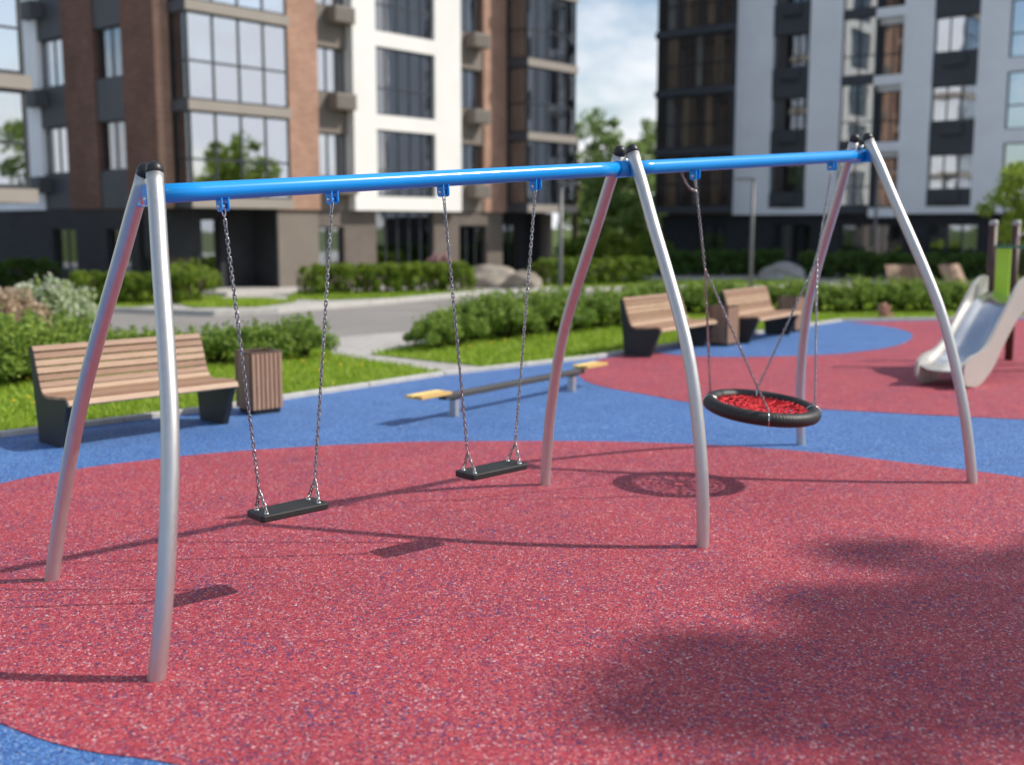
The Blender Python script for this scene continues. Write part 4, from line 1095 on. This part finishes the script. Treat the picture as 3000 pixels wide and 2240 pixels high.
# dark corner bay at the left end
for k in range(NFL + 1):
    z = lev(k); R.wall(('dark_floor_band', ANTH), -.42, 3.44, -.28, .62, z + .06, z + .34)
for k in range(NFL):
    z0, z1 = lev(k) + .34, lev(k + 1) + .06
    R.window('x', -.30, -.36, 3.38, z0, z1, [-.36 + 3.74 * t for t in (.13, .30, .47, .64, .82)], transom=z0 + 1.0, gl=GLASSC, curt=[(.10, .2, CURT), (.33, .48, CURTW), (.62, .72, CURTW)] if k % 2 else [(.08, .28, CURTW), (.5, .56, CURT), (.74, .84, CURTW)], seed=960 + k, fr=.06)
    R.window('y', -.46, -.10, .60, z0, z1, 1, transom=z0 + 1.0, gl=GLASS, seed=980 + k, fr=.06)
    R.wall(ra, 3.30, 3.378, -.10, .60, z0, z1)
# ground floor
gh = [(.45, 1.95)]; ed = [-.3, 1.5, 2.95, 5.15, 6.9, 8.2, 10.75, 11.75, 13.6, 15.0, 17.0, 20.0]
for i in range(len(ed) - 1):
    if i % 2:
        R.opening_wall(rp, 'x', .32, .3, ed[i], ed[i + 1], 0, Z1 - .024, gh); R.window('x', .32, ed[i] + .002, ed[i + 1] - .002, .45, 1.95, 2 + (i > 4), gl=GLASS, curt=[(.15, .4, CURT), (.6, .8, CURT)], seed=1000 + i)
    else: R.wall(rp, ed[i], ed[i + 1], .32, .62, 0, Z1 - .024)
core = MB(); core.box(-.2, 19.9, 1.9, 4.98, .05, ZR - .1)
for k in range(NFL + 1): core.box(-.2, 19.9, .63, 1.89, lev(k) - .1, lev(k) + .2)
for x in (3.5, 6.9, 8.0, 9.47, 11.6, 13.5, 17.3): core.box(x, x + .1, .66, 1.89, .1, ZR - .3)
core.build('interior', ROOMW, rootR)
R.finish(None)
m = MB().box(-.25, 20.0, 5.0, 5.3, 0, ZR); m.box(19.7, 20.0, .63, 4.99, 0, ZR); m.box(-.25, -.21, .63, 4.99, 0, ZR); m.build('rear_wall', WHITER, rootR)
MB().box(-.5, 20.2, -.4, 5.4, ZR + .004, ZR + .45).build('roof', ANTH, rootR)

# ------------------------------------------------------------------ hedges and shrubs
def GY(px, Yd): return Vector(((px * 3000 / 2212 - CX) / F * Yd * 1.01, Yd, 0))
hedge('hedge', GY(150, 27.4), GY(450, 28.2), 1.2, .76, LF_HEDGE, 15000, .045, 'sunlit green hedge left of the entrance step', seed=2)
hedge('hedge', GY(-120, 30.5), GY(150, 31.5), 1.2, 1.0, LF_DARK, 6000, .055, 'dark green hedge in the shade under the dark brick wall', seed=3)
hedge('hedge', GY(648, 31.0), GY(1022, 33.2), 1.3, .82, LF_HEDGE, 19000, .045, 'long clipped green hedge right of the building entrance', seed=4)
hedge('hedge', GY(1160, 36.0), GY(1400, 37.5), 1.5, .84, LF_HEDGE, 14000, .05, 'clipped green hedge right of the boulders, behind a lamp post', seed=5)
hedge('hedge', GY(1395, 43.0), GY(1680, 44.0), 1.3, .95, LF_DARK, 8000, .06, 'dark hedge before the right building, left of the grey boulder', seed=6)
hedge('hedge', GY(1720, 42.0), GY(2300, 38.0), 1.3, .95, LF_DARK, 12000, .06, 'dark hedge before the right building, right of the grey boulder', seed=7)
SG = 'loose green shrubs planted along the playground lawns'
protos = [shrub('shrub', (0, 0, 0), .55, .75, LF_SHRUB, 4800, .030, 20 + i) for i in range(3)]
used = [False] * 3
def put(px, Yd, r, h, label, i, group):
    o = protos[i] if not used[i] else copy_tree(protos[i]); used[i] = True
    p = GY(px, Yd); o.location = p; o.scale = (r / .55, r / .55, h * .80 / .75); o.rotation_euler = (0, 0, random.Random(px).uniform(0, 6.28))
    tag(o, label, 'shrub', group); return o
rnd = random.Random(3)
GL_, GC_, GR_ = 'shrubs massed behind the front left bench', 'shrubs in a row behind the path lawn', 'shrubs in the long row behind the benches'
i = 0
for px, Yd, r, h in ((-40, 13.4, .6, .95), (45, 13.6, .6, .88), (130, 14.0, .55, .82), (215, 14.4, .55, .74), (-20, 14.6, .6, 1.0), (90, 14.8, .6, .92), (180, 15.1, .55, .80), (270, 14.9, .55, .66), (335, 15.2, .5, .62), (400, 15.3, .5, .64)):
    put(px, Yd, r, h, 'leafy green shrub massed with its like behind the front left bench', i % 3, GL_); i += 1
for px, Yd, r, h, lb in ((470, 15.5, .5, .64, 'green shrub above the right end of the front left bench'), (540, 15.7, .5, .68, 'green shrub behind the bin beside the front left bench'),
                         (598, 15.9, .46, .66, 'green shrub just right of the bin beside the front bench'), (655, 16.2, .48, .76, 'bushy green shrub at the path end of the front left row')):
    put(px, Yd, r, h, lb, i % 3, GL_); i += 1
for px, Yd, r, h in ((985, 17.9, .55, .75), (1030, 18.6, .6, .9), (1090, 19.0, .6, .92), (1140, 19.6, .6, .92), (1190, 20.0, .6, .95), (1240, 20.4, .6, .92), (1290, 20.9, .6, .92), (1335, 21.5, .6, .9), (1080, 20.0, .6, .9), (1180, 21.0, .6, .9)):
    put(px, Yd, r, h, 'leafy green shrub in the row between the path and the benches', i % 3, GC_); i += 1
put(942, 17.3, .48, .66, 'small round green shrub at the path end of the middle row', i % 3, GC_)
for px, Yd in [(1385 + 46 * k, 24.3 + .07 * k) for k in range(20)]:
    put(px, Yd, .66, .78 + .14 * rnd.random(), 'leafy green shrub in the long row behind the benches', i % 3, GR_); i += 1
shrub('flowering_shrub', GY(128, 18.6), .74, .96, LF_SHRUB, 4200, .04, 61, LF_WHITE, 6500, label='large shrub covered in white blossom at the left', cat='flowering shrub')
shrub('flowering_shrub', GY(12, 17.6), .66, .88, LF_BEIGE, 4600, .042, 62, LF_BEIGE, 2600, label='beige blossoming shrub at the left edge beside the white one', cat='flowering shrub')
shrub('flowering_plant', GY(955, 33.6), .5, 1.0, LF_PURP, 1400, .05, 63, LF_PINK, 700, label='purple flowering plant behind the end of the clipped hedge by the boulder', cat='flowering plant')
shrub('shrub', GY(418, 28.8), .75, .95, LF_HEDGE, 3500, .05, 64, label='round green bush nearest to the building entrance', cat='shrub')
shrub('shrub', GY(1330, 47.0), 1.15, 1.55, LF_LIME, 5000, .075, 65, label='round yellow green bush under the trees between the buildings', cat='shrub')
shrub('shrub', GY(1400, 49.0), 1.1, 1.5, LF_HEDGE, 4500, .075, 66, label='mid green bush beside the dark glazed corner of the right building', cat='shrub')
shrub('shrub', GY(1255, 50.0), 1.2, 1.5, LF_HEDGE, 4500, .075, 67, label='mid green bush beside the end of the brick building', cat='shrub')
shrub('flowering_plant', GY(1903, 23.2), .08, .16, LF_PINK, 160, .035, 68, LF_PINK, 160, label='small pink flower clump before the hedge between the far legs', cat='flowering plant')
shrub('flowering_plant', GY(2183, 23.6), .08, .15, LF_PINK, 160, .035, 69, LF_PINK, 160, label='small pink flower clump before the hedge beside the slide', cat='flowering plant')
# dandelions
fl = MB().lathe([(0, .085), (.012, .084), (.018, .075), (.012, .068), (.002, .066), (.002, .0), (0, 0)], 8).build('dandelion', YELLOW)
dpts = [(30, 880), (62, 872), (85, 865), (75, 885), (690, 812), (655, 790), (700, 790), (735, 800), (60, 830), (630, 780), (780, 800), (100, 880)]
for k, q in enumerate(dpts):
    o = fl if k == 0 else fl.copy()
    if k: COL.objects.link(o)
    o.location = G(*q); o.scale = (1.3, 1.3, 1.0)
    tag(o, 'small yellow dandelion in the lawn around the front left bench and bin', 'flower', 'dandelions in the front lawn')
d2 = [(1060, 752), (1090, 745), (1130, 740), (960, 745), (1015, 760)]
for k, q in enumerate(d2):
    o = fl.copy(); COL.objects.link(o); o.location = G(*q); o.scale = (1.5, 1.5, 1.1)
    tag(o, 'small yellow dandelion in the lawn between the path and the benches', 'flower', 'dandelions in the middle lawn')

# ------------------------------------------------------------------ trees
TG = 'trees in the gap between the two buildings'
tree('tree', GY(1240, 66), 10.0, 1.9, 1.5, LF_FAR, 50, 55, .12, 71, label='tall thin topped tree against the end of the brick building', cat='tree', group=TG)
tree('tree', GY(1294, 63), 9.2, 1.5, 1.2, LF_FAR, 44, 60, .12, 72, label='pointed light green tree in the middle of the gap between buildings', cat='tree', group=TG)
tree('tree', GY(1345, 61), 7.0, 2.1, 1.0, LF_FAR, 70, 90, .12, 73, label='broad low tree in the gap, behind the middle swing apex', cat='tree', group=TG)
tree('tree', GY(1408, 64), 8.4, 1.9, 1.4, LF_FAR, 60, 75, .13, 74, label='tree beside the dark glazed corner of the right building', cat='tree', group=TG)
tree('tree', GY(1292, 74), 6.0, 3.2, 1.0, LF_FAR, 70, 120, .16, 75, label='low wide tree at the back of the gap between buildings', cat='tree', group=TG)
tree('tree', GY(1385, 59), 4.6, 1.7, .8, LF_FAR, 60, 110, .11, 77, label='short bushy tree in front of the others in the gap', cat='tree', group=TG)
tree('tree', GY(2200, 29.0), 4.0, 1.2, 1.1, LF_TREE, 60, 90, .07, 76, label='small leafy tree at the right edge above the slide tower', cat='tree')
# trees beside the playground, outside the picture: they shade the front of the red surface and stand in the window reflections
for x, y, H, Rr, th, sd in ((18.1, 6.75, 16.0, 1.2, 9.0, 81), (16.9, 5.25, 16.0, 1.5, 8.5, 82), (19.9, 5.5, 15.5, 2.0, 8.0, 83), (18.2, 4.35, 16.0, 1.4, 9.0, 88)):
    tree('tree', (x, y, 0), H, Rr, th, LF_TREE, 52, 80, .12, sd, label='tall leafy tree outside the right edge, shading the red surface', cat='tree', group='trees right of the playground')
for x, y, H, Rr, sd in ((24, 23, 8.0, 2.8, 84), (27, 29, 7.2, 2.6, 85), (21, 15, 8.0, 2.6, 86), (30, 18, 9.0, 3.2, 87)):
    tree('tree', (x, y, 0), H, Rr, 1.6, LF_TREE, 50, 90, .16, sd, label='broad leafy tree right of the playground, mirrored in the bay windows', cat='tree', group='trees far right of the playground')
